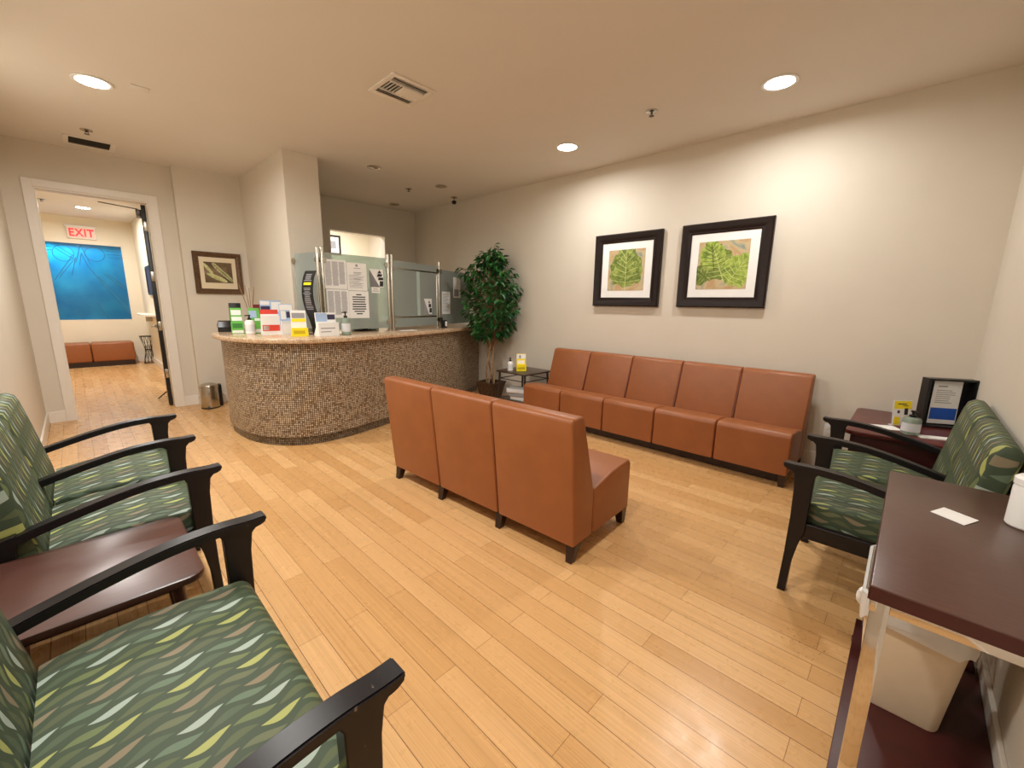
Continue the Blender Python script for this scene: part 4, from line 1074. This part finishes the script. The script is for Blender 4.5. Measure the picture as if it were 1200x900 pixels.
def leaf(p, d, ln):
    d = Vector(d).normalized(); side = d.cross(Vector((0, 0, 1)))
    if side.length < .1: side = Vector((1, 0, 0))
    side.normalize(); roll = rng.uniform(-.7, .7); nrm = side.cross(d)
    side = (side*cos(roll)+nrm*sin(roll)).normalized(); nrm = side.cross(d).normalized()
    wd = ln*.19
    P = [p, p+d*ln*.35+side*wd+nrm*ln*.05, p+d*ln*.7+side*wd*.7, p+d*ln*1.05-nrm*ln*.10, p+d*ln*.7-side*wd*.7, p+d*ln*.35-side*wd+nrm*ln*.05, p+d*ln*.45-nrm*ln*.02]
    v = [w.bm.verts.new(q) for q in P]
    w.bm.faces.new((v[0], v[1], v[6])); w.bm.faces.new((v[1], v[2], v[6])); w.bm.faces.new((v[2], v[3], v[6]))
    w.bm.faces.new((v[0], v[6], v[5])); w.bm.faces.new((v[6], v[4], v[5])); w.bm.faces.new((v[6], v[3], v[4]))
tips = []
for i in range(150):
    z = .92+1.15*(i/149)**.95; a = i*2.39996+rng.uniform(-.4, .4); r = env(z)*rng.uniform(.72, 1.05)
    tips.append((r*cos(a), r*sin(a), z))
tips += [(-.02, -.08, 2.15), (-.33, .30, 1.78), (-.36, .30, 1.84), (.30, -.34, 1.60), (.32, -.36, 1.30), (.27, -.30, 1.10), (-.28, .26, 1.02)]
ca, sa = cos(rad(8)), sin(rad(8))
for (tx, ty, tz) in tips:
    wx = PX+tx*ca-ty*sa
    if wx > 4.27: tx -= (wx-4.27)
    tip = Vector((tx, ty, tz)); base = Vector((tx*.12, ty*.12, max(.75, tz-.22-.2*rng.random())))
    mid = base.lerp(tip, .55)+Vector((0, 0, .06))
    br.tube([base, mid, tip], [.005, .0035, .002], 5)
    for k in range(14):
        u = .3+.7*(k+1)/14; p = mid.lerp(tip, max(0, (u-.5)/.5)) if u > .5 else base.lerp(mid, u/.5)
        out = Vector((tx, ty, 0)); out = out.normalized() if out.length > .01 else Vector((1, 0, 0))
        a = rng.uniform(-1.5, 1.5); d = Vector((out.x*cos(a)-out.y*sin(a), out.x*sin(a)+out.y*cos(a), rng.uniform(-1.0, .15)))
        q = p+Vector((rng.uniform(-.02, .02), rng.uniform(-.02, .02), rng.uniform(-.02, .02)))
        ln = rng.uniform(.075, .12)
        e = q+d.normalized()*ln
        gy = lambda q_: PY+q_.x*sa+q_.y*ca > 4.33+(PX+q_.x*ca-q_.y*sa-3.3)*.42-.03
        if q.z < 1.12 and (gy(q) or gy(e)): continue
        if PX+e.x*ca-e.y*sa > 4.345 or PX+q.x*ca-q.y*sa > 4.345: continue
        leaf(q, d, ln)
w.obj('foliage', LEAF, t, 0); br.obj('branches', TRUNK, t)

# ------------------------------------------------------------------ window light, world
def area(name, loc, rot, sx, sy, power, col):
    ld = bpy.data.lights.new(name, 'AREA'); ld.shape = 'RECTANGLE'; ld.size = sx; ld.size_y = sy; ld.energy = power; ld.color = col
    o = bpy.data.objects.new(name, ld); COL.objects.link(o); o.location = loc; o.rotation_euler = rot
area('pane_backlight', (-.05, 12.42, 2.72), (rad(-20), rad(-12), 0), .9, .25, 75, (.70, .92, 1.0))  # added unseen lamp standing in for daylight, placed to grade the blue pane
wd = bpy.data.worlds.new('World'); scene.world = wd; wd.use_nodes = True
wd.node_tree.nodes['Background'].inputs[0].default_value = (.9, .85, .8, 1); wd.node_tree.nodes['Background'].inputs[1].default_value = .05

# ------------------------------------------------------------------ camera
yaw, pit, rol, F = rad(46.26), rad(-10.97), rad(.858), 486.5
f = Vector((sin(yaw)*cos(pit), cos(yaw)*cos(pit), sin(pit))); r = Vector((cos(yaw), -sin(yaw), 0)); u = r.cross(f)
r2 = cos(rol)*r+sin(rol)*u; u2 = -sin(rol)*r+cos(rol)*u
cd = bpy.data.cameras.new('camera'); cd.sensor_width = 36; cd.lens = F/1200*36; cd.clip_start = .02; cd.clip_end = 60
co = bpy.data.objects.new('camera', cd); COL.objects.link(co)
M = Matrix((r2, u2, -f)).transposed().to_4x4(); M.translation = (0, 0, 1.36); co.matrix_world = M
scene.camera = co
vs = scene.view_settings; vs.view_transform = 'Standard'; vs.look = 'None'; vs.gamma = 1; vs.exposure = 0; vs.use_curve_mapping = False
scene.cycles.max_bounces = 10; scene.cycles.diffuse_bounces = 6; scene.cycles.transparent_max_bounces = 16
scene.cycles.use_denoising = True
scene.cycles.sample_clamp_indirect = 6
